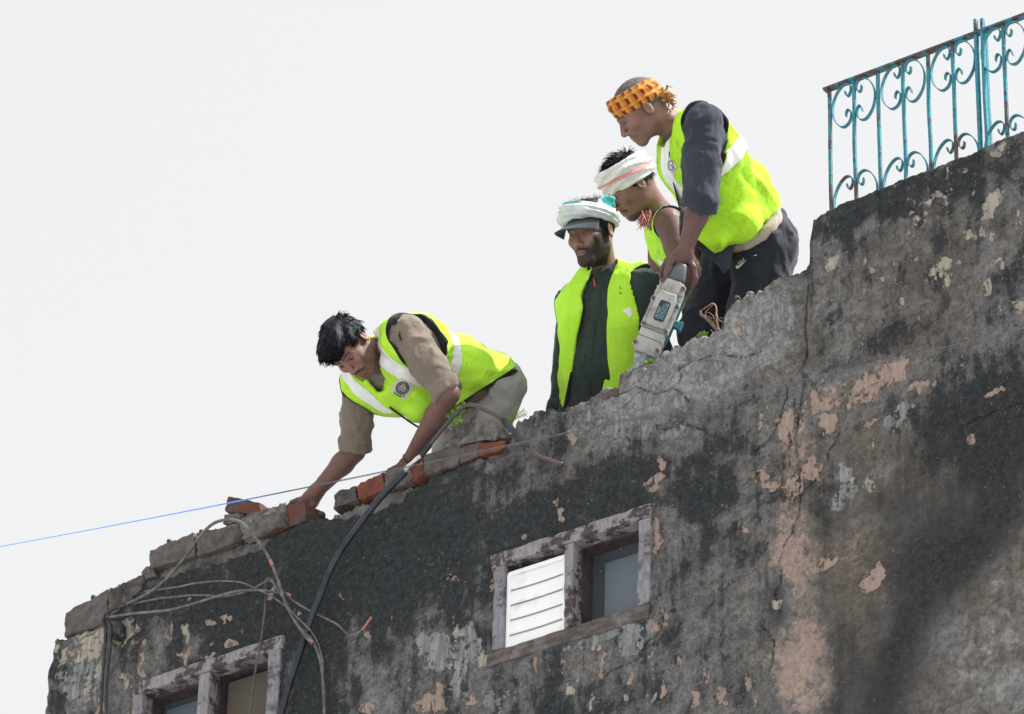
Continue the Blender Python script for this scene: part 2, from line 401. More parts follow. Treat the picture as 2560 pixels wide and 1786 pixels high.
CREAM = [(224, 1590, 36, 44), (254, 1566, 30, 30), (188, 1639, 30, 18), (221, 1639, 28, 15), (316, 1566, 26, 24), (297, 1602, 17, 18), (246, 1683, 22, 12), (221, 1723, 16, 34),
         (151, 1639, 12, 30), (316, 1690, 14, 28), (462, 1580, 13, 20), (1199, 1648, 16, 28), (1485, 1622, 18, 12), (1146, 1576, 9, 18), (2138, 1204, 8, 10), (2165, 1215, 8, 24),
         (2353, 492, 22, 16), (2326, 519, 15, 10), (2492, 522, 44, 16, -20), (2465, 546, 26, 12, -20), (2512, 377, 46, 14, -20), (2394, 434, 26, 10, -20), (2364, 690, 26, 34), (2464, 714, 16, 26),
         (2085, 669, 14, 14), (2308, 557, 16, 14), (2509, 669, 18, 16), (2537, 769, 18, 14), (2260, 750, 10, 12), (2190, 690, 9, 9), (2420, 600, 16, 12), (2150, 860, 10, 8),
         (1858, 818, 22, 20), (1700, 1060, 8, 7), (1900, 1080, 8, 10), (1820, 1010, 6, 6),
         (1690, 1650, 5, 20), (1560, 1740, 8, 22), (1640, 1755, 9, 20), (1480, 1750, 9, 20), (1420, 1730, 7, 20), (1950, 1420, 14, 12), (1935, 1510, 12, 10)]
CEMENT = [(1620, 945, 22, 20), (1640, 990, 30, 18), (1652, 920, 24, 20), (1595, 1010, 46, 16, -20), (1700, 1000, 30, 20), (1780, 930, 40, 24, -20), (1900, 850, 40, 40), (1960, 800, 30, 40), (1680, 1080, 40, 14, -30), (1560, 1080, 40, 20, -20), (1480, 1060, 40, 14, -20), (1088, 1603, 56, 44), (1118, 1640, 66, 54), (1165, 1600, 30, 40), (1150, 1700, 30, 50), (180, 1600, 22, 20), (200, 1700, 60, 60), (285, 1500, 20, 40), (1235, 1760, 30, 30),
          (1500, 1590, 110, 16, -18), (1590, 1600, 60, 40, -50), (2120, 1240, 40, 22, -40), (2250, 1030, 60, 16, -30), (2120, 1180, 30, 26), (1985, 1290, 18, 50), (470, 1690, 30, 20), (1310, 1480, 1, 1)]
CRACKS = [[(2031, 640), (2027, 700), (2023, 760), (2022, 830), (2018, 880), (2010, 920), (2013, 965), (2000, 1030), (1990, 1070)],
          [(1968, 955), (1966, 1000), (1945, 1060), (1925, 1100), (1890, 1125)], [(1540, 990), (1590, 970), (1640, 985), (1690, 975), (1720, 1000)],
          [(1700, 960), (1705, 920), (1760, 895), (1812, 886), (1850, 892), (1900, 880)], [(2060, 1160), (2035, 1200), (2005, 1230), (1995, 1290), (1965, 1345), (1948, 1400), (1952, 1450), (1935, 1480), (1948, 1530)],
          [(1660, 1520), (1640, 1590), (1612, 1612), (1600, 1640), (1562, 1664), (1530, 1672), (1505, 1705)], [(1975, 1080), (1978, 1130), (1972, 1180)], [(1988, 1000), (1998, 1060), (1992, 1120), (2000, 1180)],
          [(2100, 1080), (2075, 1120), (2070, 1150)], [(200, 1600), (260, 1560), (330, 1530)], [(1640, 1080), (1700, 1060), (1760, 1075)], [(2010, 930), (2060, 1010), (2110, 990), (2170, 985)],
          [(2560, 1010), (2480, 1030), (2420, 1065)], [(1900, 1560), (1935, 1600), (1925, 1680)]]
def seg_d(X, Y, pl):
    d = np.full(X.shape, 1e9)
    for (x0, y0), (x1, y1) in zip(pl[:-1], pl[1:]):
        t = np.clip(((X - x0) * (x1 - x0) + (Y - y0) * (y1 - y0)) / ((x1 - x0) ** 2 + (y1 - y0) ** 2), 0, 1)
        d = np.minimum(d, np.hypot(X - x0 - t * (x1 - x0), Y - y0 - t * (y1 - y0)))
    return d

def build_plaster():
    zl = np.arange(-2.35, -0.80, 0.006); nu = 100; t = np.linspace(0, 1, nu + 1)[1:]
    nx = len(_xs)
    Z = np.vstack([np.repeat(zl[:, None], nx, 1), zl[-1] + (hpl - zl[-1])[None] * t[:, None]])
    X = np.repeat(_xs[None], len(Z), 0)
    P = np.stack([X.ravel(), np.zeros(X.size), Z.ravel()], 1)
    # ragged left corner
    k = np.clip(1 - (P[:, 0] + 2.14) / 0.05, 0, 1); P[:, 0] += k * ((fbm(P * [0, 0, 1], 9, 11, 4) - 0.5) * 0.07)
    qx, qy = projpx(P)
    wx = qx + 50 * (fbm(P, 7, 20, 3) - 0.5) + 46 * (fbm(P, 24, 21, 3) - 0.5)
    wy = qy + 50 * (fbm(P, 7, 24, 3) - 0.5) + 46 * (fbm(P, 24, 25, 3) - 0.5)
    bx = qx + 90 * (fbm(P, 4, 30, 4) - 0.5); by = qy + 90 * (fbm(P, 4, 34, 4) - 0.5)
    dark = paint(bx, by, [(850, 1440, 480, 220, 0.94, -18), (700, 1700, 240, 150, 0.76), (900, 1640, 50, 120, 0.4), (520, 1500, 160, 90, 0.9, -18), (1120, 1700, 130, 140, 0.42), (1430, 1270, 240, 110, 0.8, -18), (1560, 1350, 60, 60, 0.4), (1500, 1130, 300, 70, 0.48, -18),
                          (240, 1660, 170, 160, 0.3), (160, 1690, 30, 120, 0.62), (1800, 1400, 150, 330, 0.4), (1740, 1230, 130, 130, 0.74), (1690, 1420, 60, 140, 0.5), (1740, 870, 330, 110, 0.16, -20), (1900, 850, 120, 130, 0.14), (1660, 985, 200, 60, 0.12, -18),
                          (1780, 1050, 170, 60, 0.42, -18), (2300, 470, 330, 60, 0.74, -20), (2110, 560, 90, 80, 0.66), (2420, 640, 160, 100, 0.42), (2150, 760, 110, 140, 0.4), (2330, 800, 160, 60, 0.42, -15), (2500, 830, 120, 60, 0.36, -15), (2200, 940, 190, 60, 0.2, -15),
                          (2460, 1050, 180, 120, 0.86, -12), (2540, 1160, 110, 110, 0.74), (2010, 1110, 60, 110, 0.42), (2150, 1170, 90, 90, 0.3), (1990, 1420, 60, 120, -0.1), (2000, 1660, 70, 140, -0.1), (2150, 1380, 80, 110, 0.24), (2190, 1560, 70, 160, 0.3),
                          (2410, 1385, 190, 95, 0.72, -47), (2275, 1580, 210, 66, 0.72, -60), (2180, 1770, 90, 60, 0.6), (2500, 1650, 190, 200, -0.2), (2400, 1780, 120, 90, -0.1), (2560, 1450, 90, 110, -0.08),  # opens with the soft-edged dark diagonal band at lower right
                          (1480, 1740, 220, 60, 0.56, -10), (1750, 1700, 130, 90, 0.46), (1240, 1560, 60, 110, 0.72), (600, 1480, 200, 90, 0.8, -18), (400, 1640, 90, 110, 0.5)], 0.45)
    warm = paint(bx, by, [(1985, 1390, 70, 110, 0.95), (2005, 1660, 95, 170, 0.82), (2140, 1450, 130, 180, 0.5), (2150, 960, 190, 60, 0.6, -20), (1990, 1100, 60, 120, 0.7), (1985, 1240, 40, 90, 0.75), (2470, 900, 120, 60, 0.3)], 0.0)
    yellow = paint(wx, wy, [(2000, 1680, 40, 110, 0.5), (1985, 1380, 28, 40, 0.35), (2060, 1650, 22, 50, 0.35), (2270, 1190, 50, 40, 0.3)], 0.0)
    light = paint(bx, by, [(1740, 880, 330, 110, 0.55, -20), (1900, 830, 110, 120, 0.75), (1660, 985, 200, 50, 0.75, -18), (1560, 1100, 150, 50, 0.55, -18), (240, 1650, 150, 120, 0.3), (2490, 1660, 200, 220, 0.5), (2560, 1450, 90, 110, 0.45), (1500, 1590, 120, 20, 0.3, -18),
                           (2120, 760, 100, 120, 0.4), (2130, 1200, 80, 60, 0.4)], 0.0)
    brown = paint(bx, by, [(2300, 1300, 400, 600, 1.0), (2350, 700, 260, 200, 0.7), (1500, 1180, 200, 100, 0.4)], 0.2)
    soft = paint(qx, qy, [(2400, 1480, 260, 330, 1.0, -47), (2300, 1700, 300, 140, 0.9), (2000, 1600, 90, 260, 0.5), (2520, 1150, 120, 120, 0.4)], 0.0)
    flake = paint(bx, by, [(400, 1620, 240, 130, 0.55), (1400, 1700, 330, 80, 0.6), (1800, 1690, 160, 110, 0.55), (2080, 1060, 150, 150, 0.7), (2300, 950, 260, 80, 0.6, -18), (1100, 1720, 140, 90, 0.6), (2380, 640, 240, 170, 1.0), (1950, 1100, 120, 160, 0.6), (1560, 1200, 200, 60, 0.3)], 0.12)
    peel, cream, cement = blobs(wx, wy, PEEL), blobs(wx, wy, CREAM), blobs(wx, wy, CEMENT)
    crack = np.zeros(len(P))
    cx, cy = qx + 16 * (fbm(P, 22, 50, 3) - 0.5), qy + 16 * (fbm(P, 22, 54, 3) - 0.5)
    for i, c in enumerate(CRACKS):
        w = 2.6 if i == 0 else 1.5
        crack = np.maximum(crack, np.clip(1.25 - seg_d(cx, cy, c) / w, 0, 1))
    # relief: lumps, pits, the step at the seam, fallen skins and cracks
    rough_zone = paint(qx, qy, [(1740, 880, 330, 140, 1.0, -20), (2500, 1650, 260, 260, 0.1), (2010, 1600, 130, 300, 0.25)], 0.62)
    y = -0.022 * (fbm(P, 3.5, 60, 3) - 0.5) - rough_zone * (0.024 * (fbm(P, 18, 64, 5) - 0.5) + 0.006 * (vnoise(P, 90, 69) - 0.5))
    y += 0.0045 * np.clip((np.maximum(np.maximum(peel, cream), cement)) * 5 + 1.0 * (fbm(P, 30, 70, 3) - 0.5), 0, 1)
    y += 0.010 * crack
    seam = np.interp(P[:, 2], [-0.5, -0.25, 0.0, 0.13], [1.20, 1.262, 1.287, 1.30])
    y -= 0.02 * np.clip((P[:, 0] - seam) / 0.008, 0, 1) * np.clip((P[:, 2] + 0.42) / 0.1, 0, 1)
    top = np.clip(1 - (np.tile(hpl, len(Z)) - P[:, 2]) / 0.02, 0, 1); y += 0.01 * top ** 2
    P[:, 1] = y
    nz = len(Z); idx = np.arange(nz * nx).reshape(nz, nx)
    q = np.stack([idx[:-1, :-1], idx[:-1, 1:], idx[1:, 1:], idx[1:, :-1]], -1).reshape(-1, 4)
    cx0 = P[q].mean(1)
    keep = np.ones(len(q), bool)
    for w in (W1, W2):
        keep &= ~((cx0[:, 0] > w[0]) & (cx0[:, 0] < w[1]) & (cx0[:, 2] > w[2]) & (cx0[:, 2] < w[3]))
    q = q[keep]
    # back of the top edge and of the left corner
    n0 = len(P); tb = P[idx[-1]].copy(); tb[:, 1] = 0.05; tb[:, 2] -= 0.004
    lb = P[idx[:, 0]].copy(); lb[:, 1] = 0.26
    ti = n0 + np.arange(nx); li = n0 + nx + np.arange(nz)
    q2 = np.stack([idx[-1, :-1], idx[-1, 1:], ti[1:], ti[:-1]], -1)
    q3 = np.stack([idx[:-1, 0], idx[1:, 0], li[1:], li[:-1]], -1)
    Pa = np.vstack([P, tb, lb]); at_ = {}
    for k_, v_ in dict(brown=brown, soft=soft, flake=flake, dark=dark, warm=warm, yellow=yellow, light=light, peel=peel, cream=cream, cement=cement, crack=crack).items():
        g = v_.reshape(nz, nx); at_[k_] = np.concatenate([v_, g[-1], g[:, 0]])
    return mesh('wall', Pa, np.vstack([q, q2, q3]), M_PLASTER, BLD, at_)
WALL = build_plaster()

def build_core():
    nx = len(_xs); rows = np.linspace(0, 1, 46); z0 = -0.80
    Z = z0 + (hcore - z0)[None] * rows[:, None]; X = np.repeat(_xs[None], len(rows), 0)
    P = np.stack([X.ravel(), np.full(X.size, 0.03), Z.ravel()], 1)
    P[:, 1] += -0.03 * (fbm(P, 16, 80, 4) - 0.5) - 0.01 * (vnoise(P, 80, 84) - 0.5)
    P[:, 0] += np.clip(1 - (P[:, 0] + 2.14) / 0.05, 0, 1) * 0.01
    nr = len(rows); idx = np.arange(nr * nx).reshape(nr, nx)
    q = [np.stack([idx[:-1, :-1], idx[:-1, 1:], idx[1:, 1:], idx[1:, :-1]], -1).reshape(-1, 4)]
    vs = [P]; last = idx[-1]; n0 = len(P)
    for j, yy in enumerate((0.07, 0.12, 0.17, 0.22, 0.26)):
        T = np.stack([_xs, np.full(nx, yy), hcore], 1); T[:, 2] += 0.03 * (fbm(T, 16, 90, 4) - 0.5) - (0.012 if j == 4 else 0.0) - 0.004
        cur = n0 + np.arange(nx); n0 += nx; vs.append(T)
        q.append(np.stack([last[:-1], last[1:], cur[1:], cur[:-1]], -1)); last = cur
    B = np.stack([_xs, np.full(nx, 0.26), np.full(nx, -1.7)], 1); cur = n0 + np.arange(nx); vs.append(B)
    q.append(np.stack([last[:-1], last[1:], cur[1:], cur[:-1]], -1))
    return mesh('parapet_core', np.vstack(vs), np.vstack(q), M_MORTAR, BLD)
build_core()

def chunk(name, quad, yf, dep, mat, parent, seed=0, amp=0.012, n=(16, 5, 8), back_shift=(0, 0, 0), rnd=0.02):
    """a broken brick or lump: its front outline as four photo points on the plane y = yf, with real depth behind"""
    tl, tr, br, bl = [at(*p, yf) for p in quad]
    nx, ny, nz = n; bm = {}; vs = []; fs = []
    def vid(i, j, k):
        if (i, j, k) not in bm:
            u, v, w = i / nx, j / ny, k / nz
            p = (bl * (1 - u) + br * u) * (1 - w) + (tl * (1 - u) + tr * u) * w + np.array([0, dep, 0]) * v + np.array(back_shift) * v
            c = (tl + tr + br + bl) / 4 + np.array([0, dep / 2, 0])
            e = max(abs(2 * u - 1) ** 6 + abs(2 * w - 1) ** 6 + abs(2 * v - 1) ** 6 - 1, 0)
            p = p + (c - p) * rnd * 0.16 * e
            bm[(i, j, k)] = len(vs); vs.append(p)
        return bm[(i, j, k)]
    for i in range(nx):
        for k in range(nz):
            fs.append((vid(i, 0, k), vid(i + 1, 0, k), vid(i + 1, 0, k + 1), vid(i, 0, k + 1)))
            fs.append((vid(i, ny, k), vid(i, ny, k + 1), vid(i + 1, ny, k + 1), vid(i + 1, ny, k)))
        for j in range(ny):
            fs.append((vid(i, j, 0), vid(i, j + 1, 0), vid(i + 1, j + 1, 0), vid(i + 1, j, 0)))
            fs.append((vid(i, j, nz), vid(i + 1, j, nz), vid(i + 1, j + 1, nz), vid(i, j + 1, nz)))
    for j in range(ny):
        for k in range(nz):
            fs.append((vid(0, j, k), vid(0, j, k + 1), vid(0, j + 1, k + 1), vid(0, j + 1, k)))
            fs.append((vid(nx, j, k), vid(nx, j + 1, k), vid(nx, j + 1, k + 1), vid(nx, j, k + 1)))
    P = np.array(vs); s = seed * 3 + 100
    D = np.stack([fbm(P, 22, s + a, 3) - 0.5 for a in (0, 5, 9)], 1) * amp * 1.5 + np.stack([vnoise(P, 85, s + 20 + a) - 0.5 for a in (0, 5, 9)], 1) * amp * 0.9
    return mesh(name, P + D, fs, mat, parent, smooth=False)

# bricks and lumps still bedded in the broken parapet
BRICKS = [
    ('brick', [(162, 1530), (272, 1474), (268, 1556), (160, 1592)], 0.0, 0.2, M_BRICK_G, 0.010),
    ('brick', [(276, 1472), (356, 1437), (352, 1472), (274, 1545)], -0.005, 0.2, M_MORTAR_D, 0.014),
    ('brick', [(352, 1432), (378, 1412), (390, 1440), (358, 1450)], 0.005, 0.12, M_MORTAR_D, 0.010),
    ('brick', [(374, 1377), (484, 1331), (486, 1390), (374, 1422)], -0.004, 0.22, M_BRICK_G, 0.008),
    ('brick', [(490, 1333), (603, 1306), (606, 1350), (492, 1392)], 0.0, 0.22, M_MORTAR_D, 0.012),
    ('brick', [(832, 1234), (888, 1214), (892, 1252), (834, 1272)], 0.02, 0.16, M_MORTAR_D, 0.014),
    ('brick', [(893, 1214), (956, 1181), (960, 1226), (896, 1252)], 0.015, 0.12, M_BRICK_R, 0.012),
    ('brick', [(960, 1180), (1024, 1160), (1030, 1205), (962, 1224)], 0.0, 0.2, M_BRICK_G, 0.012),
    ('brick', [(1026, 1163), (1056, 1140), (1060, 1180), (1030, 1206)], 0.002, 0.2, M_BRICK_R, 0.008),
    ('brick', [(1058, 1138), (1150, 1110), (1146, 1160), (1060, 1188)], -0.002, 0.2, M_BRICK_G, 0.008),
    ('brick', [(1146, 1122), (1190, 1106), (1194, 1140), (1150, 1160)], 0.002, 0.2, M_BRICK_G, 0.008),
    ('brick', [(1192, 1108), (1262, 1100), (1256, 1124), (1196, 1142)], 0.004, 0.2, M_BRICK_R, 0.010),
    ('brick', [(1115, 1070), (1190, 1048), (1198, 1090), (1108, 1124)], -0.01, 0.22, M_MORTAR, 0.024),
    ('brick', [(1185, 1056), (1250, 1062), (1262, 1092), (1192, 1096)], -0.005, 0.2, M_MORTAR, 0.022),
    ('brick', [(1552, 938), (1611, 912), (1606, 956), (1550, 975)], 0.0, 0.14, M_BRICK_G, 0.008),
    ('brick', [(1500, 980), (1540, 970), (1545, 988), (1500, 1000)], -0.01, 0.12, M_BRICK_G, 0.010),
    ('brick', [(1468, 1002), (1500, 988), (1500, 1004), (1466, 1014)], 0.0, 0.10, M_MORTAR, 0.010),
    ('brick', [(2060, 532), (2084, 520), (2100, 524), (2070, 545)], 0.02, 0.10, M_MORTAR_D, 0.010)]
for i, (nm, qd, yf, dp, mt, am) in enumerate(BRICKS):
    chunk(nm, qd, yf, dp, mt, WALL, i, am)

# loose bricks lying on the parapet
b_ = chunk('loose_brick', [(571, 1240), (650, 1258), (652, 1290), (563, 1278)], 0.03, 0.11, M_BRICK_M, None, 41, 0.006)
tag(b_, 'dark red loose brick with a broken end perched on top of the parapet', 'brick')
chunk('brick', [(560, 1288), (606, 1282), (606, 1312), (556, 1310)], 0.02, 0.12, M_MORTAR_D, WALL, 43, 0.01)
b_ = chunk('loose_brick', [(640, 1288), (762, 1250), (764, 1302), (640, 1345)], 0.0, 0.12, M_BRICK_M, None, 44, 0.008, n=(14, 4, 6))
tag(b_, 'mortar crusted red brick being gripped by the bending worker', 'brick')
chunk('mortar_crust', [(606, 1292), (706, 1258), (712, 1312), (604, 1346)], -0.016, 0.05, M_MORTAR, b_, 45, 0.018)

# the body of the building behind and below the parapet
boxo('lower_wall', (-2.13, 0.03, -10.1), (5.2, 0.26, -2.352), M_MORTAR, BLD, 0.0)
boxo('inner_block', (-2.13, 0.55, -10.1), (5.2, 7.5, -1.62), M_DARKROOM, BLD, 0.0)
boxo('roof_slab', (-2.13, 0.262, -1.6), (5.2, 7.5, -1.45), M_CONC, BLD, 0.0)

# ------------------------------------------------------------------ windows
def window(w, xs_, vent):
    """w: opening; xs_: left stile, mullion, right stile as (x0, x1)"""
    x0, x1, z0, z1 = w
    W = empty('window', (x0, 0, z0)); W.parent = BLD; W.location = Vector((x0, 0, z0)) - Vector((0, 0, -10.1))
    zt, zb = z1 - 0.045, z0 + 0.05
    def member(name, lo, hi, mat, sag=0.0, seed=0):
        bm = box_bm((np.array(lo) + np.array(hi)) / 2, EYE, (np.array(hi) - np.array(lo)) / 2)
        ax = int(np.argmax(np.array(hi) - np.array(lo)))
        ed = [e for e in bm.edges if abs((e.verts[0].co - e.verts[1].co)[ax]) > 1e-4]
        bmesh.ops.subdivide_edges(bm, edges=ed, cuts=24, use_grid_fill=True)
        bmesh.ops.bevel(bm, geom=[e for e in bm.edges if len(e.link_faces) == 2 and e.calc_face_angle(0) > 0.8], offset=0.003, segments=1, affect='EDGES')
        for v in bm.verts:
            P = np.array([v.co]); n = [vnoise(P, 30, seed + a)[0] - 0.5 for a in (1, 4, 7)]
            v.co += Vector(n) * 0.007
        return from_bm(name, bm, mat, W)
    member('top_rail', (x0 - 0.014, -0.016, zt), (x1 + 0.016, 0.05, z1 + 0.006), M_WOOD, seed=1)
    member('sill', (x0 - 0.024, -0.006, z0 - 0.004), (x1 + 0.004, 0.055, zb), M_WOODD, seed=2)
    for i, (a, b) in enumerate(xs_):
        member('stile' if i != 1 else 'mullion', (a, -0.013 if i != 1 else -0.01, zb + 0.001), (b, 0.05, zt - 0.001), M_WOODV if i != 1 else M_WOOD, seed=3 + i)
        boxo('jamb_lining', (a + 0.002, 0.052, zb - 0.02), (b - 0.002, 0.16, zt + 0.03), M_WOODP, W)
    boxo('head_lining', (x0, 0.052, zt + 0.002), (x1, 0.16, zt + 0.03), M_WOODP, W)
    boxo('sill_lining', (x0, 0.057, zb - 0.03), (x1, 0.16, zb - 0.004), M_WOODP, W)
    a, b = xs_[0][1] + 0.003, xs_[1][0] - 0.003; c, d = xs_[1][1] + 0.003, xs_[2][0] - 0.003
    return W, (a, b), (c, d), zb, zt
def xz(px, py): p = at(px, py); return p[0], p[2]
x_ = lambda px, py: at(px, py)[0]
WN1, l1, r1, zb1, zt1 = window(W1, ((x_(1237, 1560), x_(1261, 1560)), (x_(1413, 1490), x_(1434, 1490)), (x_(1599, 1420), x_(1629, 1420))), True)
boxo('pane', (r1[0] - 0.012, 0.12, zb1 - 0.006), (r1[1] + 0.012, 0.126, zt1 + 0.01), M_GLASS, WN1, 0.0)
boxo('curtain_board', (r1[0] + 0.055, 0.106, zb1 - 0.006), (r1[1] + 0.012, 0.112, zt1 - 0.05), M_PANEL, WN1, 0.001)
# white plastic vent with fixed slats
va, vb = l1[0] - 0.002, l1[1] + 0.001; vz0 = zb1 - 0.012; vz1 = zt1 - 0.028
def rounded_frame(name, x0, x1, z0, z1, y0, y1, t, mat, parent):
    bm = bmesh.new()
    def ring(y, ins, r):
        out = []
        for cx, cz, a0 in ((x1 - ins - r, z1 - ins - r, 0), (x0 + ins + r, z1 - ins - r, 90), (x0 + ins + r, z0 + ins + r, 180), (x1 - ins - r, z0 + ins + r, 270)):
            for k in range(4):
                a = math.radians(a0 + k * 30); out.append(bm.verts.new((cx + r * math.cos(a), y, cz + r * math.sin(a))))
        return out
    R = [ring(y1, 0, .014), ring(y0 + .003, 0, .014), ring(y0, .003, .012), ring(y0, t - .003, .007), ring(y0 + .003, t, .006), ring(y1, t, .006)]
    for a, b in zip(R, R[1:] + R[:1]):
        for i in range(len(a)):
            j = (i + 1) % len(a); bm.faces.new((a[i], a[j], b[j], b[i]))
    bmesh.ops.recalc_face_normals(bm, faces=bm.faces)
    return from_bm(name, bm, mat, parent, smooth=False)
rounded_frame('vent_frame', va, vb, vz0, vz1, 0.004, 0.05, 0.014, M_PLASTIC, WN1)
ns = 5; hs = (vz1 - vz0 - 0.02) / ns
for i in range(ns):
    zb_ = vz0 + 0.011 + i * hs; bm = bmesh.new(); prof = []
    for k in range(7):
        s = k / 6; prof.append((0.009 + 0.008 * s - 0.002 * math.sin(s * math.pi), zb_ - 0.002 + (hs + 0.0015) * s))
    A = [];
    for xx in np.linspace(va + 0.0125, vb - 0.0125, 9):
        s = (xx - va) / (vb - va) * 2 - 1; bow = 0.004 * (1 - s * s)
        A.append(([bm.verts.new((xx, y, z - bow)) for y, z in prof], [bm.verts.new((xx, y + 0.004, z - bow)) for y, z in prof]))
    for (f0, b0), (f1, b1) in zip(A, A[1:]):
        for k in range(6):
            bm.faces.new((f0[k], f1[k], f1[k + 1], f0[k + 1])); bm.faces.new((b0[k], b0[k + 1], b1[k + 1], b1[k]))
        bm.faces.new((f0[0], b0[0], b1[0], f1[0])); bm.faces.new((f0[6], f1[6], b1[6], b0[6]))
    bmesh.ops.recalc_face_normals(bm, faces=bm.faces)
    from_bm('vent_slat', bm, M_PLASTIC, WN1, smooth=True)
WN2, l2, r2, zb2, zt2 = window(W2, ((x_(336, 1760), x_(360, 1760)), (x_(499, 1720), x_(526, 1720)), (x_(674, 1680), x_(704, 1680))), False)
boxo('pane', (l2[0] - 0.012, 0.12, zb2 - 0.006), (l2[1] + 0.012, 0.126, zt2 + 0.01), M_GLASS, WN2, 0.0)
boxo('curtain_board', (l2[0] + 0.02, 0.106, zb2 - 0.006), (l2[1] + 0.012, 0.112, zt2 - 0.03), M_PANEL, WN2, 0.001)
boxo('mesh_screen', (r2[0] + 0.012, 0.085, zb2 - 0.006), (r2[1] + 0.012, 0.09, zt2 - 0.012), M_MESHP, WN2, 0.0)
boxo('pane', (r2[0] - 0.012, 0.12, zb2 - 0.006), (r2[1] + 0.012, 0.126, zt2 + 0.01), M_GLASS, WN2, 0.0)
for Wn, w in ((WN1, W1), (WN2, W2)):
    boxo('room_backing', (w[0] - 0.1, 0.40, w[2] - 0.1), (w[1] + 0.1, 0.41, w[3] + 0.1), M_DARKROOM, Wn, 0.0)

# ================================================================== turquoise railing on the high part of the wall
M_TURQ = NT('chipped_turquoise_paint')
def _tq(t):
    n = t.noise(28, 6, 0.65); n2 = t.noise(9, 4, 0.6, t.map((1, 1, 0.5))); n3 = t.noise(90, 4, 0.6)
    blue = t.mix(t.ramp(n3, 0.35, 0.65), (0.017, 0.15, 0.2), (0.03, 0.24, 0.31))
    rust = t.mix(t.ramp(n3, 0.4, 0.6), (0.05, 0.032, 0.034), (0.1, 0.07, 0.068))
    v = t.math('ADD', t.math('MULTIPLY', n, 0.5), t.math('MULTIPLY', n2, 0.5))
    v = t.math('ADD', v, t.attr('wear'))
    return t.done(t.mix(t.ramp(v, 0.54, 0.58), blue, rust), 0.55, t.bump(n, 0.4, 0.003))
M_TURQ = _tq(M_TURQ)
RY = 0.11
RAIL = empty('iron_railing', at(2300, 430, RY), 'turquoise painted iron railing with scrollwork and rust on the roof wall', 'railing')
_ha, _hb = at(2076, 222, RY), at(2560, 32, RY)
RZ = 0.5 * (_ha[2] + _hb[2])
def wear_of(P, extra=0.0):
    return np.full(len(P), extra) + 0.09 * np.exp(-((P[:, 2] - RZ) / 0.03) ** 2) + 0.06 * np.exp(-((P[:, 2] - RZ + 0.52) / 0.1) ** 2)
def bar(name, lo, hi, parent, extra=0.0, bev=0.0025):
    lo, hi = np.array(lo), np.array(hi); n = 14; ax = int(np.argmax(hi - lo)); bm = box_bm((lo + hi) / 2, EYE, (hi - lo) / 2)
    bmesh.ops.subdivide_edges(bm, edges=[e for e in bm.edges if abs((e.verts[0].co - e.verts[1].co)[ax]) > 1e-3], cuts=n, use_grid_fill=True)
    for v in bm.verts:
        f = (v.co[ax] - lo[ax]) / (hi[ax] - lo[ax])
        P = np.array([[0, 0, 0]], float) + np.array(v.co)[None] * EYE[ax] + 3.1 * lo[0]
        v.co.x += 0.004 * (vnoise(P, 6, 3)[0] - 0.5); v.co.y += 0.004 * (vnoise(P, 6, 5)[0] - 0.5)
    me = bpy.data.meshes.new(name); bm.to_mesh(me); bm.free()
    co = np.array([v.co for v in me.vertices])
    me.attributes.new('wear', 'FLOAT', 'POINT').data.foreach_set('value', wear_of(co, extra).astype(np.float32))
    return link(name, me, M_TURQ, parent)
rail_x0 = at(2062, 226, RY)[0]
bar('handrail', (rail_x0, RY - 0.014, RZ - 0.011), (5.1, RY + 0.014, RZ - 0.002), RAIL, -0.01)
step = (at(2515, 300, RY)[0] - at(2075, 480, RY)[0]) / 7.0
bx0 = at(2076, 400, RY)[0]
wall_top = lambda x: float(np.interp(x, _xs, hcore))
def ribbon(pts, w, th):
    """flat bar bent along a path in the railing plane (x, z)"""
    P = catmull(pts, 7); T = np.gradient(P, axis=0); T /= np.linalg.norm(T, axis=1)[:, None] + 1e-9
    N = np.stack([-T[:, 1], T[:, 0]], 1); vs = []; fs = []
    for p, n in zip(P, N):
        for s, y in ((1, -w), (1, w), (-1, w), (-1, -w)):
            q = p + n * th * s; vs.append((q[0], RY + y, q[1]))
    for i in range(len(P) - 1):
        for a in range(4):
            b = (a + 1) % 4; fs.append((i * 4 + a, i * 4 + b, i * 4 + 4 + b, i * 4 + 4 + a))
    fs.append((3, 2, 1, 0)); m = len(P) * 4; fs.append((m - 4, m - 3, m - 2, m - 1))
    return np.array(vs), fs
CSC = [(.30, -.17), (.27, -.265), (.17, -.30), (.06, -.24), (.03, -.12), (.14, -.02), (.38, .0), (.68, -.12), (.9, -.34), (.94, -.55), (.84, -.78), (.6, -.95),
       (.38, -1.0), (.14, -.94), (.03, -.80), (.06, -.68), (.18, -.63), (.27, -.68), (.29, -.77)]
SCH = 0.185
for i in range(-0, 24):
    xb = bx0 + i * step; zb = wall_top(xb) - 0.03
    if xb > 5.0: break
    if i == 6:      # the doubled panel joint
        for dx, hh in ((-0.006, 0.055), (0.021, 0.045)):
            bar('post', (xb + dx - 0.0055, RY - 0.009, zb), (xb + dx + 0.0055, RY + 0.009, RZ + hh), RAIL, -0.03)
        bar('post', (xb + 0.0105, RY + 0.016, zb), (xb + 0.0245, RY + 0.03, RZ - 0.012), RAIL, -0.05)
    else:
        bar('bar', (xb - 0.0056, RY - 0.0056, zb), (xb + 0.0056, RY + 0.0056, RZ - 0.0115), RAIL, 0.06 if i == 0 else -0.02 + 0.02 * (i % 3))
    if i % 2 == 1:
        for s in (-1, 1):
            for zt in (RZ - 0.014, RZ - 0.014 - 0.405):
                pts = [(xb + s * (0.009 + a * (step - 0.018)), zt + b * SCH) for a, b in CSC]
                v, f = ribbon(pts, 0.0075, 0.0016)
                mesh('scroll', v, f, M_TURQ, RAIL, {'wear': wear_of(v, -0.04)}, smooth=False)

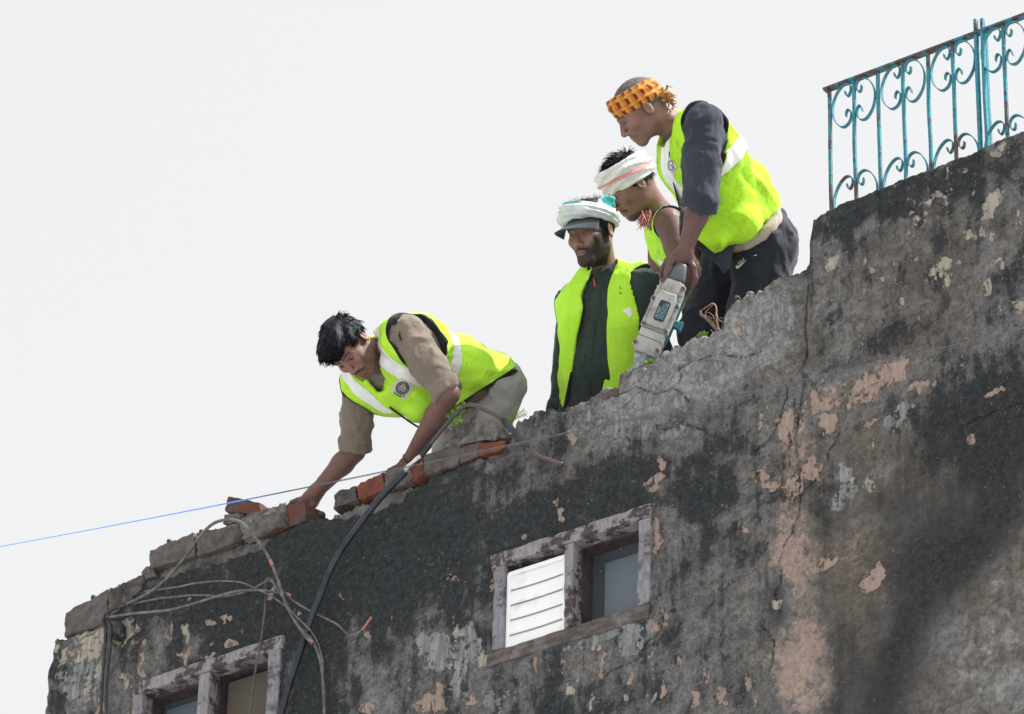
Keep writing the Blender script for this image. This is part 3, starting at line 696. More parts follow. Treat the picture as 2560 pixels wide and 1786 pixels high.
# ================================================================== cables, pipe, string
def m_cable(name, c1, c2, rough=0.5, sc=30):
    t = NT(name); n = t.noise(sc, 5, 0.6)
    return t.done(t.mix(t.ramp(n, 0.42, 0.6), c1, c2), rough, t.bump(t.noise(120, 3), 0.3, 0.002))
M_CAB = m_cable('dusty_grey_cable', (0.075, 0.075, 0.077), (0.15, 0.148, 0.145))
M_CAB2 = m_cable('dark_grey_cable', (0.045, 0.048, 0.052), (0.09, 0.09, 0.092))
M_CABB = m_cable('black_blue_hose', (0.008, 0.012, 0.018), (0.022, 0.03, 0.042), 0.45, 12)
M_CABK = m_cable('black_cable', (0.016, 0.017, 0.02), (0.045, 0.046, 0.05))
M_PIPE = m_cable('rusty_brown_pipe', (0.08, 0.056, 0.05), (0.055, 0.042, 0.042), 0.35, 18)
M_COPP = m_cable('bare_copper', (0.42, 0.17, 0.12), (0.3, 0.13, 0.1), 0.4)
M_TAPE = m_cable('clear_tape', (0.5, 0.5, 0.5), (0.7, 0.7, 0.7), 0.2)
def cable(pts, r, mat, label, n=10, k=8, cat='cable', parent=None, name='cable', wob=0.002):
    P = catmull([at(a, b, y) for a, b, y in pts], n)
    P = P + np.stack([vnoise(P, 12, 200 + s) - 0.5 for s in (1, 5, 9)], 1) * wob * 2
    v, f = tube(P, r, k); o = mesh(name, v, f, mat, parent)
    if parent is None: tag(o, label, cat)
    return o
# the thick hose up to the parapet with the bent pipe taped on
hose = cable([(690, 1830, -0.03), (720, 1720, -0.04), (760, 1600, -0.05), (800, 1490, -0.06), (840, 1400, -0.07), (900, 1310, -0.08), (960, 1235, -0.08), (1014, 1180, -0.075)],
             0.0125, M_CABB, 'thick black hose running from the broken parapet down to the left window', name='black_hose', cat='hose')
cable([(1008, 1186, -0.075), (1016, 1172, -0.075), (1030, 1160, -0.07), (1042, 1148, -0.07), (1050, 1143, -0.07)], 0.008, M_TAPE, '', parent=hose, name='tape_wrap', wob=0.008)
pipe = cable([(1035, 1160, -0.06), (1076, 1110, -0.06), (1124, 1052, -0.06), (1160, 1018, -0.06), (1184, 1014, -0.06), (1215, 1026, -0.06), (1262, 1052, -0.06), (1290, 1085, -0.06), (1322, 1128, -0.06), (1350, 1143, -0.06), (1405, 1162, -0.07)],
             0.0085, M_PIPE, 'bent brown pipe arching over the parapet with black sleeves near both ends', name='bent_pipe', cat='pipe', wob=0.0)
cable([(1030, 1166, -0.06), (1050, 1143, -0.06), (1076, 1110, -0.06)], 0.012, M_CABB, '', parent=pipe, name='sleeve')
cable([(1258, 1049, -0.06), (1276, 1070, -0.06), (1298, 1097, -0.06), (1316, 1122, -0.06)], 0.012, M_CABB, '', parent=pipe, name='sleeve')
# the tangle at the left
CAB = [
    ([(316, 1510, -0.045), (352, 1494, -0.05), (396, 1466, -0.05), (440, 1420, -0.06), (476, 1376, -0.06), (506, 1334, -0.08), (532, 1310, -0.09), (562, 1301, -0.1), (600, 1305, -0.1), (640, 1345, -0.1), (672, 1395, -0.1), (695, 1450, -0.1), (715, 1510, -0.09), (750, 1570, -0.07), (785, 1610, -0.05), (806, 1680, -0.03), (812, 1830, -0.02)], 0.0062, M_CAB,
     'thickest grey cable looping highest over the left end of the parapet'),
    ([(255, 1548, -0.03), (330, 1535, -0.06), (420, 1525, -0.08), (500, 1505, -0.09), (575, 1482, -0.09), (640, 1476, -0.09), (700, 1482, -0.08), (724, 1488, -0.07)], 0.005, M_CAB,
     'grey cable stretching low and nearly level from the black clamp'),
    ([(330, 1510, -0.03), (400, 1497, -0.05), (480, 1489, -0.06), (560, 1490, -0.07), (620, 1478, -0.08), (664, 1455, -0.09), (690, 1460, -0.08), (730, 1500, -0.07), (780, 1530, -0.05), (840, 1560, -0.04), (868, 1585, -0.05), (890, 1585, -0.07), (912, 1566, -0.08), (926, 1544, -0.09)], 0.0042, M_CAB,
     'thin grey cable ending in an upturned copper tip beside the thick hose'),
    ([(360, 1480, -0.03), (430, 1470, -0.05), (520, 1456, -0.07), (590, 1455, -0.08), (650, 1476, -0.09), (700, 1505, -0.09), (745, 1545, -0.08), (785, 1590, -0.05), (806, 1650, -0.04), (808, 1740, -0.03), (816, 1830, -0.02)], 0.0036, M_CAB,
     'thin cable arcing gently above the level one and bending down at the right'),
    ([(664, 1452, -0.07), (663, 1520, -0.06), (655, 1580, -0.05), (642, 1660, -0.05), (630, 1740, -0.05), (618, 1830, -0.05)], 0.0042, M_CAB2,
     'grey cable hanging straight down across the left window'),
    ([(664, 1456, -0.085), (668, 1448, -0.09), (678, 1450, -0.09), (695, 1475, -0.09), (720, 1515, -0.08), (756, 1580, -0.07), (780, 1612, -0.06)], 0.0048, M_CAB,
     'short shiny hooked cable end hanging in the middle of the tangle'),
    ([(330, 1510, -0.03), (300, 1518, -0.04), (272, 1530, -0.05), (258, 1550, -0.05), (264, 1575, -0.04), (262, 1630, -0.03), (256, 1700, -0.03), (252, 1830, -0.03)], 0.0062, M_CABK,
     'black cable hanging down the wall corner, left one of the pair'),
    ([(268, 1548, -0.04), (276, 1570, -0.045), (276, 1620, -0.03), (268, 1690, -0.03), (264, 1830, -0.03)], 0.0062, M_CABK,
     'black cable hanging down the wall corner, right one of the pair')]
cabs = [cable(p, r, m, l) for p, r, m, l in CAB]
cable([(905, 1574, -0.078), (914, 1563, -0.082), (927, 1543, -0.092)], 0.0046, M_COPP, '', parent=cabs[2], name='copper_tip')
cable([(676, 1402, -0.101), (682, 1416, -0.101)], 0.0068, M_COPP, '', parent=cabs[0], name='worn_spot', n=4)
cable([(716, 1484, -0.074), (728, 1490, -0.07)], 0.0056, M_COPP, '', parent=cabs[1], name='copper_tip', n=4)
cable([(772, 1598, -0.064), (782, 1606, -0.062)], 0.005, M_COPP, '', parent=cabs[5], name='copper_tip', n=4)
# black clamp on the corner
cl = empty('cable_clamp', at(275, 1580, 0), 'crumpled black clamp holding cables at the wall corner', 'clamp')
chunk('tape_bundle', [(256, 1542), (300, 1552), (302, 1592), (268, 1586)], -0.04, 0.045, M_CABK, cl, 61, 0.012, n=(6, 3, 5), rnd=0.9)
chunk('bracket', [(276, 1580), (296, 1582), (292, 1600), (280, 1596)], -0.028, 0.03, M_CABK, cl, 62, 0.008, n=(4, 3, 4), rnd=0.9)
chunk('tape_bundle', [(306, 1490), (326, 1492), (328, 1512), (304, 1508)], -0.045, 0.03, M_MORTAR_D, cl, 63, 0.01, n=(4, 3, 4), rnd=0.9)
# two thin strings strung along the wall
M_STR = NT('blue_nylon_string')
def _str(t):
    x = t.N.new('ShaderNodeSeparateXYZ'); t.put(x.inputs[0], t.co)
    f = t.ramp(x.outputs[0], -1.05, -0.75)
    return t.done(t.mix(f, (0.1, 0.36, 0.9), (0.1, 0.115, 0.14)), 0.35)
M_STR = _str(M_STR)
def string(p, q, r, label):
    A, B = at(*p), at(*q); P = np.array([A + (B - A) * s + np.array([0, 0, -0.028]) * 4 * s * (1 - s) for s in np.linspace(-0.12, 1.2, 24)])
    v, f = tube(P, r, 6); tag(mesh('string', v, f, M_STR), label, 'string')
string((0, 1367, -0.28), (2560, 822, -0.28), 0.0017, 'thin string strung across the wall, blue against the sky, upper of two')
string((0, 1367, -0.2845), (2560, 829, -0.275), 0.0010, 'thin grey string close under the blue one across the wall')

# ================================================================== solid modelling toolkit (distance fields -> one continuous surface)
class Shape:
    def __init__(s): s.ops = []
    def _add(s, fn, lo, hi, k, sub=False): s.ops.append((fn, np.array(lo), np.array(hi), k, sub))
    def cone(s, a, b, r1, r2, k=0.03, sub=False):
        a, b = np.asarray(a, float), np.asarray(b, float); ab = b - a; L2 = max(ab @ ab, 1e-9)
        def fn(X, Y, Z):
            t = np.clip(((X - a[0]) * ab[0] + (Y - a[1]) * ab[1] + (Z - a[2]) * ab[2]) / L2, 0, 1)
            return np.sqrt((X - a[0] - t * ab[0]) ** 2 + (Y - a[1] - t * ab[1]) ** 2 + (Z - a[2] - t * ab[2]) ** 2) - (r1 + (r2 - r1) * t)
        r = max(r1, r2); s._add(fn, np.minimum(a, b) - r, np.maximum(a, b) + r, k, sub); return s
    def chain(s, pts, rs, k=0.03):
        for i in range(len(pts) - 1): s.cone(pts[i], pts[i + 1], rs[i], rs[i + 1], k)
        return s
    def ell(s, c, ax, r, k=0.03, sub=False):
        c = np.asarray(c, float); ax = np.asarray(ax, float); r = np.asarray(r, float)
        def fn(X, Y, Z):
            dx, dy, dz = X - c[0], Y - c[1], Z - c[2]
            q = [(dx * a[0] + dy * a[1] + dz * a[2]) for a in ax]
            k0 = np.sqrt(sum((q[i] / r[i]) ** 2 for i in range(3))); k1 = np.sqrt(sum((q[i] / r[i] ** 2) ** 2 for i in range(3))) + 1e-9
            return k0 * (k0 - 1) / k1
        m = r.max(); s._add(fn, c - m, c + m, k, sub); return s
    def func(s, fn, lo, hi, k=0.005, sub=False): s._add(fn, lo, hi, k, sub); return s
    def bake(s, h=0.008, fine=(), post=None, clipbox=None):
        lo = np.min([o[1] for o in s.ops if not o[4]], 0) - 0.03; hi = np.max([o[2] for o in s.ops if not o[4]], 0) + 0.03
        if clipbox is not None: lo = np.maximum(lo, clipbox[0]); hi = np.minimum(hi, clipbox[1])
        axs = []
        for d in range(3):
            x = lo[d]; A = [x]
            while x < hi[d]:
                st = h
                for f0, f1, fh in fine:
                    if f0[d] - 0.01 <= x <= f1[d] + 0.01: st = min(st, fh)
                x += st; A.append(x)
            axs.append(np.array(A))
        D = np.full([len(a) for a in axs], 0.2, np.float32)
        for fn, l, u, k, sub in s.ops:
            m = 0.05 + k; sl = []
            for d in range(3):
                i0 = np.searchsorted(axs[d], l[d] - m); i1 = np.searchsorted(axs[d], u[d] + m); sl.append(slice(max(i0 - 1, 0), i1 + 1))
            sl = tuple(sl)
            X = axs[0][sl[0]].astype(np.float32)[:, None, None]; Y = axs[1][sl[1]].astype(np.float32)[None, :, None]; Z = axs[2][sl[2]].astype(np.float32)[None, None, :]
            if 0 in (X.size, Y.size, Z.size): continue
            b = fn(X, Y, Z).astype(np.float32); a = D[sl]
            if not sub:
                hh = np.clip(0.5 + 0.5 * (b - a) / k, 0, 1); D[sl] = b + (a - b) * hh - k * hh * (1 - hh)
            else:
                nb = -b; hh = np.clip(0.5 + 0.5 * (nb - a) / k, 0, 1); D[sl] = a + (nb - a) * hh + k * hh * (1 - hh)
        if post is not None:
            I = np.argwhere(np.abs(D) < 0.03)
            P = np.stack([axs[0][I[:, 0]], axs[1][I[:, 1]], axs[2][I[:, 2]]], 1)
            D[I[:, 0], I[:, 1], I[:, 2]] += post(P).astype(np.float32)
        return surface_nets(D, axs)

def surface_nets(D, axs):
    S = D < 0
    act = np.zeros([n - 1 for n in D.shape], np.int8)
    for i in (0, 1):
        for j in (0, 1):
            for k in (0, 1):
                act += S[i:S.shape[0] - 1 + i, j:S.shape[1] - 1 + j, k:S.shape[2] - 1 + k]
    C = np.argwhere((act > 0) & (act < 8)); idm = np.full(act.shape, -1, np.int32); idm[C[:, 0], C[:, 1], C[:, 2]] = np.arange(len(C))
    corners = np.array([(i, j, k) for i in (0, 1) for j in (0, 1) for k in (0, 1)])
    val = np.stack([D[C[:, 0] + c[0], C[:, 1] + c[1], C[:, 2] + c[2]] for c in corners], 1)
    acc = np.zeros((len(C), 3)); cnt = np.zeros(len(C))
    for a in range(8):
        for b in range(a + 1, 8):
            if np.abs(corners[a] - corners[b]).sum() != 1: continue
            m = (val[:, a] < 0) != (val[:, b] < 0)
            t = np.where(m, val[:, a] / np.where(m, val[:, a] - val[:, b], 1), 0)
            acc += m[:, None] * (corners[a] + t[:, None] * (corners[b] - corners[a])); cnt += m
    fr = acc / cnt[:, None]
    V = np.stack([axs[d][C[:, d]] + fr[:, d] * (axs[d][C[:, d] + 1] - axs[d][C[:, d]]) for d in range(3)], 1)
    Q = []
    for d in range(3):
        sl0 = [slice(None)] * 3; sl1 = [slice(None)] * 3; sl0[d] = slice(0, -1); sl1[d] = slice(1, None)
        s0, s1 = S[tuple(sl0)], S[tuple(sl1)]
        E = np.argwhere(s0 != s1); e1, e2 = (d + 1) % 3, (d + 2) % 3
        ok = (E[:, e1] > 0) & (E[:, e2] > 0) & (E[:, e1] < D.shape[e1] - 1) & (E[:, e2] < D.shape[e2] - 1); E = E[ok]
        q = []
        for o1, o2 in ((-1, -1), (0, -1), (0, 0), (-1, 0)):
            c = E.copy(); c[:, e1] += o1; c[:, e2] += o2; q.append(idm[c[:, 0], c[:, 1], c[:, 2]])
        q = np.stack(q, 1); fl = s0[E[:, 0], E[:, 1], E[:, 2]]
        q[~fl] = q[~fl][:, ::-1]; Q.append(q)
    Q = np.vstack(Q); Q = Q[(Q >= 0).all(1)]
    return V, Q

def smooth_mesh(V, Q, it=2, lam=0.5):
    k = Q.shape[1]; E = np.vstack([Q[:, [i, (i + 1) % k]] for i in range(k)]); n = len(V)
    deg = np.bincount(E[:, 0], minlength=n) + np.bincount(E[:, 1], minlength=n)
    for _ in range(it):
        A = np.stack([np.bincount(E[:, 0], V[E[:, 1], d], n) + np.bincount(E[:, 1], V[E[:, 0], d], n) for d in range(3)], 1)
        V = V + lam * (A / np.maximum(deg, 1)[:, None] - V)
    return V
def components(V, T):
    n = len(V); lab = np.arange(n)
    while True:
        m = lab[T].min(1); new = lab.copy()
        for i in range(T.shape[1]): np.minimum.at(new, T[:, i], m)
        new = new[new]
        if (new == lab).all(): break
        lab = new
    out = []
    for u in np.unique(lab[T[:, 0]]):
        t = T[lab[T[:, 0]] == u]; ids, inv = np.unique(t, return_inverse=True); out.append((V[ids], inv.reshape(t.shape)))
    return sorted(out, key=lambda c: -len(c[1]))
def vnormals(V, Q):
    T = np.vstack([Q[:, [0, 1, 2]], Q[:, [0, 2, 3]]]) if Q.shape[1] == 4 else Q
    n = np.cross(V[T[:, 1]] - V[T[:, 0]], V[T[:, 2]] - V[T[:, 0]]); N = np.zeros_like(V)
    for i in range(3): np.add.at(N, T[:, i], n)
    return N / (np.linalg.norm(N, axis=1)[:, None] + 1e-12)
def _half(V, T, A, s):
    """keep the part of a triangle mesh where s >= 0 (A: extra per vertex data)"""
    ins = s >= 0; k = ins[T].sum(1); out = [T[k == 3]]; newV = []; newA = []; cache = {}; n0 = len(V)
    def cut(a, b):
        key = (a, b) if a < b else (b, a)
        if key not in cache:
            i, j = key; t = s[i] / (s[i] - s[j]); cache[key] = n0 + len(newV); newV.append(V[i] + t * (V[j] - V[i])); newA.append(A[i] + t * (A[j] - A[i]))
        return cache[key]
    add = []
    for t in T[(k == 1) | (k == 2)]:
        t = [int(i) for i in t]
        if ins[t].sum() == 1:
            while not ins[t[0]]: t = t[1:] + t[:1]
            add.append((t[0], cut(t[0], t[1]), cut(t[0], t[2])))
        else:
            while ins[t[0]]: t = t[1:] + t[:1]
            c1, c2 = cut(t[0], t[1]), cut(t[0], t[2]); add += [(c1, t[1], t[2]), (c1, t[2], c2)]
    if add: out.append(np.array(add))
    T2 = np.vstack(out) if out else T[:0]
    V2 = np.vstack([V, np.array(newV)]) if newV else V; A2 = np.vstack([A, np.array(newA)]) if newV else A
    u, inv = np.unique(T2, return_inverse=True)
    return V2[u], inv.reshape(T2.shape), A2[u]
def clip_piece(V, Q, conds, off=0.002):
    """conds: per-vertex arrays that must be >= 0; gives the piece of the surface, lifted by off"""
    N = vnormals(V, Q); T = np.vstack([Q[:, [0, 1, 2]], Q[:, [0, 2, 3]]]) if Q.shape[1] == 4 else Q
    A = np.hstack([N, np.stack(conds, 1)])
    for i in range(len(conds)):
        V, T, A = _half(V, T, A, A[:, 3 + i])
        if len(T) == 0: return None
    n = A[:, :3] / (np.linalg.norm(A[:, :3], axis=1)[:, None] + 1e-9)
    return V + n * off, T
def spx(P):
    v = P - CAM; z = v @ FW
    return 1280 + FPX * (v @ RT) / z, 893 - FPX * (v @ UP) / z
def poly_sd(X, Y, poly):
    """signed distance (pixels, negative inside) to a polygon"""
    d = np.full(X.shape, 1e9); ins = np.zeros(X.shape, bool); n = len(poly)
    for i in range(n):
        (x0, y0), (x1, y1) = poly[i], poly[(i + 1) % n]
        ex, ey = x1 - x0, y1 - y0; t = np.clip(((X - x0) * ex + (Y - y0) * ey) / (ex * ex + ey * ey), 0, 1)
        d = np.minimum(d, np.hypot(X - x0 - t * ex, Y - y0 - t * ey))
        c = ((y0 <= Y) != (y1 <= Y)) & (X < ex * (Y - y0) / (ey if abs(ey) > 1e-9 else 1e-9) + x0); ins ^= c
    return np.where(ins, -d, d)
def line_sd(X, Y, a, b):
    """signed distance in pixels to the line a->b, positive on its right-hand side as seen in the photo"""
    ex, ey = b[0] - a[0], b[1] - a[1]; L = math.hypot(ex, ey)
    return ((Y - a[1]) * ex - (X - a[0]) * ey) / L
def pxfun(f):
    """field function on the grid from a function of photo pixels"""
    def fn(X, Y, Z):
        vx, vy, vz = X - CAM[0], Y - CAM[1], Z - CAM[2]
        z = vx * FW[0] + vy * FW[1] + vz * FW[2]
        x = 1280 + FPX * (vx * RT[0] + vy * RT[1] + vz * RT[2]) / z; y = 893 - FPX * (vx * UP[0] + vy * UP[1] + vz * UP[2]) / z
        return f(x, y) * z / FPX
    return fn

# ------------------------------------------------------------------ people: materials
def m_skin(name, base):
    t = NT(name); c = t.attr('tone', 'Color'); n = t.noise(60, 4); n2 = t.noise(14, 3)
    col = t.mix(1.0, c, t.mix(t.ramp(n2, 0.3, 0.7), (0.86, 0.84, 0.84), (1.08, 1.06, 1.05)), 'MULTIPLY')
    m = t.done(col, t.ramp(n, 0.3, 0.7, 0.48, 0.7), t.bump(t.noise(220, 3), 0.12, 0.001), spec=0.4)
    t.b.inputs['Subsurface Weight'].default_value = 0.08; t.b.inputs['Subsurface Radius'].default_value = (0.012, 0.005, 0.003)
    t.b.inputs['Subsurface Scale'].default_value = 0.5
    return m
M_SKIN = m_skin('brown_skin', None)
def m_cloth(name, c1, c2, dirt=None, dlo=0.55, rough=0.9, wr=0.5, sheen=0.15, dsc=5, weave=420, dmax=0.75):
    t = NT(name); n = t.noise(7, 4); n2 = t.noise(30, 5, 0.6)
    col = t.mix(t.ramp(n, 0.35, 0.65), c1, c2)
    if dirt is not None:
        col = t.mix(t.ramp(t.math('ADD', t.math('MULTIPLY', t.noise(dsc, 6, 0.7), 0.7), t.math('MULTIPLY', n2, 0.3)), dlo, dlo + 0.16, 0, dmax), col, dirt)
    w = t.noise(15, 4, 0.55, t.map((1, 1, 0.4), rot=(0.3, 0.5, 0.2)), 1.6)
    h = t.math('ADD', t.math('MULTIPLY', w, 1.0), t.math('MULTIPLY', t.noise(weave, 2), 0.05))
    return t.done(col, rough, t.bump(h, wr, 0.012), spec=0.2, sheen=sheen)
M_VEST = m_cloth('hi_vis_fabric', (0.48, 0.84, 0.06), (0.42, 0.76, 0.05), (0.42, 0.58, 0.05), 0.6, 0.85, 0.8, 0.05)
M_VESTD = m_cloth('grubby_hi_vis_fabric', (0.44, 0.8, 0.035), (0.39, 0.73, 0.03), (0.1, 0.16, 0.02), 0.495, 0.85, 0.8, 0.05, dsc=9, dmax=0.55)
M_REFL = m_cloth('silver_reflective_tape', (0.72, 0.76, 0.76), (0.8, 0.82, 0.81), (0.6, 0.6, 0.55), 0.62, 0.5, 0.5, 0)
M_TRIM = m_cloth('black_binding', (0.012, 0.013, 0.015), (0.018, 0.018, 0.02), wr=0.1)
M_TAUPE = m_cloth('taupe_shirt_cotton', (0.2, 0.165, 0.135), (0.165, 0.135, 0.11), (0.13, 0.105, 0.085), 0.56, wr=0.8)
M_GREEN = m_cloth('dark_green_shirt_cotton', (0.022, 0.036, 0.033), (0.03, 0.045, 0.042), (0.05, 0.06, 0.056), 0.6, wr=0.6)
M_NAVY = m_cloth('dark_navy_shirt_cotton', (0.026, 0.034, 0.05), (0.034, 0.042, 0.06), (0.1, 0.105, 0.12), 0.63, wr=0.7)
M_TRACK = m_cloth('navy_track_fabric', (0.013, 0.017, 0.027), (0.017, 0.021, 0.032), (0.06, 0.06, 0.065), 0.66, wr=0.5, rough=0.75)
M_KHAKI = m_cloth('grey_trouser_cotton', (0.36, 0.36, 0.355), (0.31, 0.31, 0.305), (0.24, 0.235, 0.23), 0.6, wr=0.7)
M_CREAM = m_cloth('cream_undershirt', (0.42, 0.37, 0.31), (0.38, 0.33, 0.28))
M_BLACKT = m_cloth('charcoal_trouser_cotton', (0.03, 0.03, 0.032), (0.04, 0.04, 0.042))
M_SHOE = m_cloth('worn_shoe', (0.05, 0.045, 0.04), (0.08, 0.07, 0.06))
M_HAIR = NT('black_hair'); M_HAIR = M_HAIR.done((0.006, 0.008, 0.012), 0.6, M_HAIR.bump(M_HAIR.noise(150, 3), 0.6, 0.004), spec=0.2)
M_GREYHAIR = speckled('cropped_grey_hair', (0.06, 0.055, 0.052), (0.14, 0.13, 0.125), 160, 0.8, 0.5, 0.003)
M_INK = NT('black_print').done((0.012, 0.013, 0.016), 0.7)
M_WHITE = NT('white_print').done((0.75, 0.76, 0.78), 0.6)
M_BADGE = m_cloth('pale_badge_fabric', (0.5, 0.52, 0.5), (0.55, 0.56, 0.55), wr=0.2)
M_REDT = NT('red_thread').done((0.4, 0.05, 0.06), 0.7)
M_CAP = m_cloth('navy_cap_fabric', (0.022, 0.03, 0.045), (0.028, 0.036, 0.05), wr=0.2)

# ------------------------------------------------------------------ people: head
class Head:
    def __init__(s, c, fwd, left, scale=1.0):
        s.c = c; s.s = scale; s.f = nrm(V3(fwd)); l = V3(left); l = l - s.f * (l @ s.f); s.l = nrm(l)
        s.u = np.cross(s.f, s.l); s.u = s.u * (1 if s.u @ UP > 0 else -1)
    def w(s, x, y, z): return s.c + s.s * (x * s.l + y * s.f + z * s.u)
    def loc(s, P):
        v = (P - s.c) / s.s; return v @ s.l, v @ s.f, v @ s.u
    def axes(s): return (s.l, s.f, s.u)
    def add(s, S, beard=0.0, jaw=1.0):
        A = s.axes(); k = s.s
        e = lambda x, y, z, rx, ry, rz, kk=0.02, sub=False: S.ell(s.w(x, y, z), A, (rx * k, ry * k, rz * k), kk, sub)
        c = lambda p, q, r1, r2, kk=0.015, sub=False: S.cone(s.w(*p), s.w(*q), r1 * k, r2 * k, kk, sub)
        e(0, -.014, .034, .074, .096, .084)
        e(0, .03, -.018, .060, .062, .082, .03)
        e(0, .02, -.055, .052 * jaw, .058, .05, .03)
        c((.044 * jaw, .004, -.062), (.014, .068, -.102), .016 + beard * .6, .016 + beard, .02); c((-.044 * jaw, .004, -.062), (-.014, .068, -.102), .016 + beard * .6, .016 + beard, .02)
        e(0, .071, -.098, .024 + beard, .019 + beard, .018 + beard, .015)
        e(0, .072, -.066, .030, .026, .026, .02)
        for m in (-1, 1):
            c((m * .044, .072, .022), (m * .012, .088, .02), .010, .011, .012)
            e(m * .043, .062, -.022, .021, .022, .02, .02)
            e(m * .031, .098, .0, .017, .014, .011, .010, True)
            e(m * .031, .0755, .0005, .0135, .0125, .0115, .003)
            c((m * .021, .0865, .0055), (m * .043, .0795, .0045), .003, .003, .003)
            e(m * .0135, .098, -.041, .009, .012, .0085, .006)
        c((0, .088, .014), (0, .112, -.032), .0085, .0115, .008); e(0, .112, -.036, .0115, .010, .0095, .006)
        for m in (-1, 1): e(m * .007, .107, -.0475, .004, .006, .004, .003, True)
        c((-.018, .0905, -.0655), (.018, .0905, -.0655), .0055, .0055, .004); c((-.006, .095, -.065), (.006, .095, -.065), .006, .006, .004)
        c((-.015, .0905, -.0765), (.015, .0905, -.0765), .0062, .0062, .004)
        c((-.024, .0945, -.071), (.024, .0945, -.071), .0022, .0022, .002, True)
        for m in (-1, 1):
            ax = (nrm(s.l + m * -.35 * s.f), nrm(s.f + m * .35 * s.l), s.u)
            S.ell(s.w(m * .079, -.012, -.006), ax, (.008 * k, .019 * k, .031 * k), .006)
            S.ell(s.w(m * .088, -.008, -.004), ax, (.008 * k, .010 * k, .018 * k), .005, True)
    def tone(s, V, base, style):
        """skin colour per vertex with lips, brows, eyes, beard"""
        x, y, z = s.loc(V); ax = np.abs(x); col = np.tile(np.array(base, float), (len(V), 1))
        inh = (ax < .11) & (np.abs(y) < .14) & (z > -.135) & (z < .14)
        def sm(v, a, b): t = np.clip((v - a) / (b - a), 0, 1); return t * t * (3 - 2 * t)
        def mixc(m, c):
            m = (m * inh)[:, None]; col[:] = col * (1 - m) + np.array(c) * m
        col[~inh] *= np.array([.62, .64, .72])
        hairc = (.012, .012, .014)
        nz = vnoise(V, 140, 3); nb = vnoise(V, 60, 9)
        mixc(.35 * sm(y, .09, .11) * sm(-z, -.0, .03) * (ax < .03), (base[0] * 1.25, base[1] * 1.15, base[2] * 1.1))
        mixc(sm(y, .06, .08) * np.exp(-((ax - .031) / .02) ** 2 - ((z - .004) / .016) ** 2) * .45, tuple(b * .55 for b in base))
        br = np.clip(1 - np.abs(z - (.0235 + .004 * np.sin(np.clip((ax - .012) / .04, 0, 1) * math.pi))) / .0058, 0, 1) * sm(ax, .008, .014) * sm(-ax, -.056, -.046) * (y > .05)
        mixc(sm(br, .1, .6) * .9, hairc)
        eye = 1 - np.sqrt(((ax - .031) / .0135) ** 2 + ((z - (-.001)) / .0046) ** 2)
        mixc(sm(eye, -.1, .15) * (y > .06), (.16, .14, .13) if style.get('open', 1) else tuple(b * .5 for b in base))
        iris = 1 - np.sqrt(((ax - .031) / .0062) ** 2 + ((z + .0005) / .0056) ** 2)
        if style.get('open', 1): mixc(sm(iris, -.1, .2) * (y > .06), (.008, .006, .006))
        mixc(np.clip(1 - np.abs(z - (.0045 - 8 * (ax - .031) ** 2)) / .0026, 0, 1) * (np.abs(ax - .031) < .0155) * (y > .06) * .9, hairc)
        lip = 1 - np.sqrt((ax / .023) ** 2 + ((z + .071) / .0105) ** 2)
        mus = np.clip(1 - np.abs(z + .0555 + .35 * np.clip(ax - .008, 0, 1)) / .0075, 0, 1) * sm(-ax, -.036, -.026) * (y > .06)
        full = style.get('beard', 0); stub = style.get('stubble', 0)
        edge = -.036 - .02 * sm(-ax, -.05, -.02) + .045 * sm(ax, .05, .066) + .03 * sm(-y, -.03, .0)
        below = sm(edge + .012 * (nb - .5) - z, -.012, .02) * (ax < .0715) * (y > -.02) * sm(z, -.135, -.128)
        chinz = sm(-z, .086, .094) * sm(-ax, -.05, -.03) * (y > .03)
        nolip = 1 - sm(lip, -.05, .25)
        mixc(np.clip(full * below + stub * below * (.7 + .6 * nz) + style.get('goatee', 0) * chinz, 0, 1) * nolip * .93, hairc)
        mixc(sm(mus, .05, .5) * nolip * style.get('mous', .8), hairc)
        mixc(sm(lip, 0, .3) * .8, (base[0] * .95, base[1] * .72, base[2] * .78))
        mixc(np.clip(1 - np.abs(z + .071) / .0022, 0, 1) * (ax < .024) * (y > .07) * .85, tuple(b * .2 for b in base))
        if style.get('teeth'): mixc(np.clip(1 - np.abs(z + .0695) / .0032, 0, 1) * (ax < .014) * (y > .08), (.45, .42, .38))
        return col

def hand(S, wrist, fdir, back, side, curl=0.5, r=0.0085):
    """wrist, finger direction, back-of-hand normal, thumb side vector"""
    f, b, t = nrm(fdir), nrm(back), nrm(side)
    for o in (-.026, -.009, .009, .026): S.cone(wrist + t * o * .6, wrist + f * .085 + t * o, .017, .0125, .012)
    for i, o in enumerate((.030, .0105, -.0095, -.028)):
        p = wrist + f * .088 + t * o; a = 0.25 + curl * .5; L = (.044, .047, .043, .034)[i]
        for sg, da in ((L, curl), (L * .62, curl * 1.3), (L * .5, curl)):
            q = p + sg * (math.cos(a) * f - math.sin(a) * b); S.cone(p, q, r, r * .93, .004); p = q; a += da
    p = wrist + f * .022 + t * .03
    q = p + nrm(f * .6 + t * .8 - b * .4) * .042; S.cone(p, q, .0125, .0105, .01)
    q2 = q + nrm(f * .8 + t * .35 - b * .5) * .034; S.cone(q, q2, .0105, .0095, .004); S.cone(q2, q2 + nrm(f - b * .5) * .024, .0095, .008, .004)

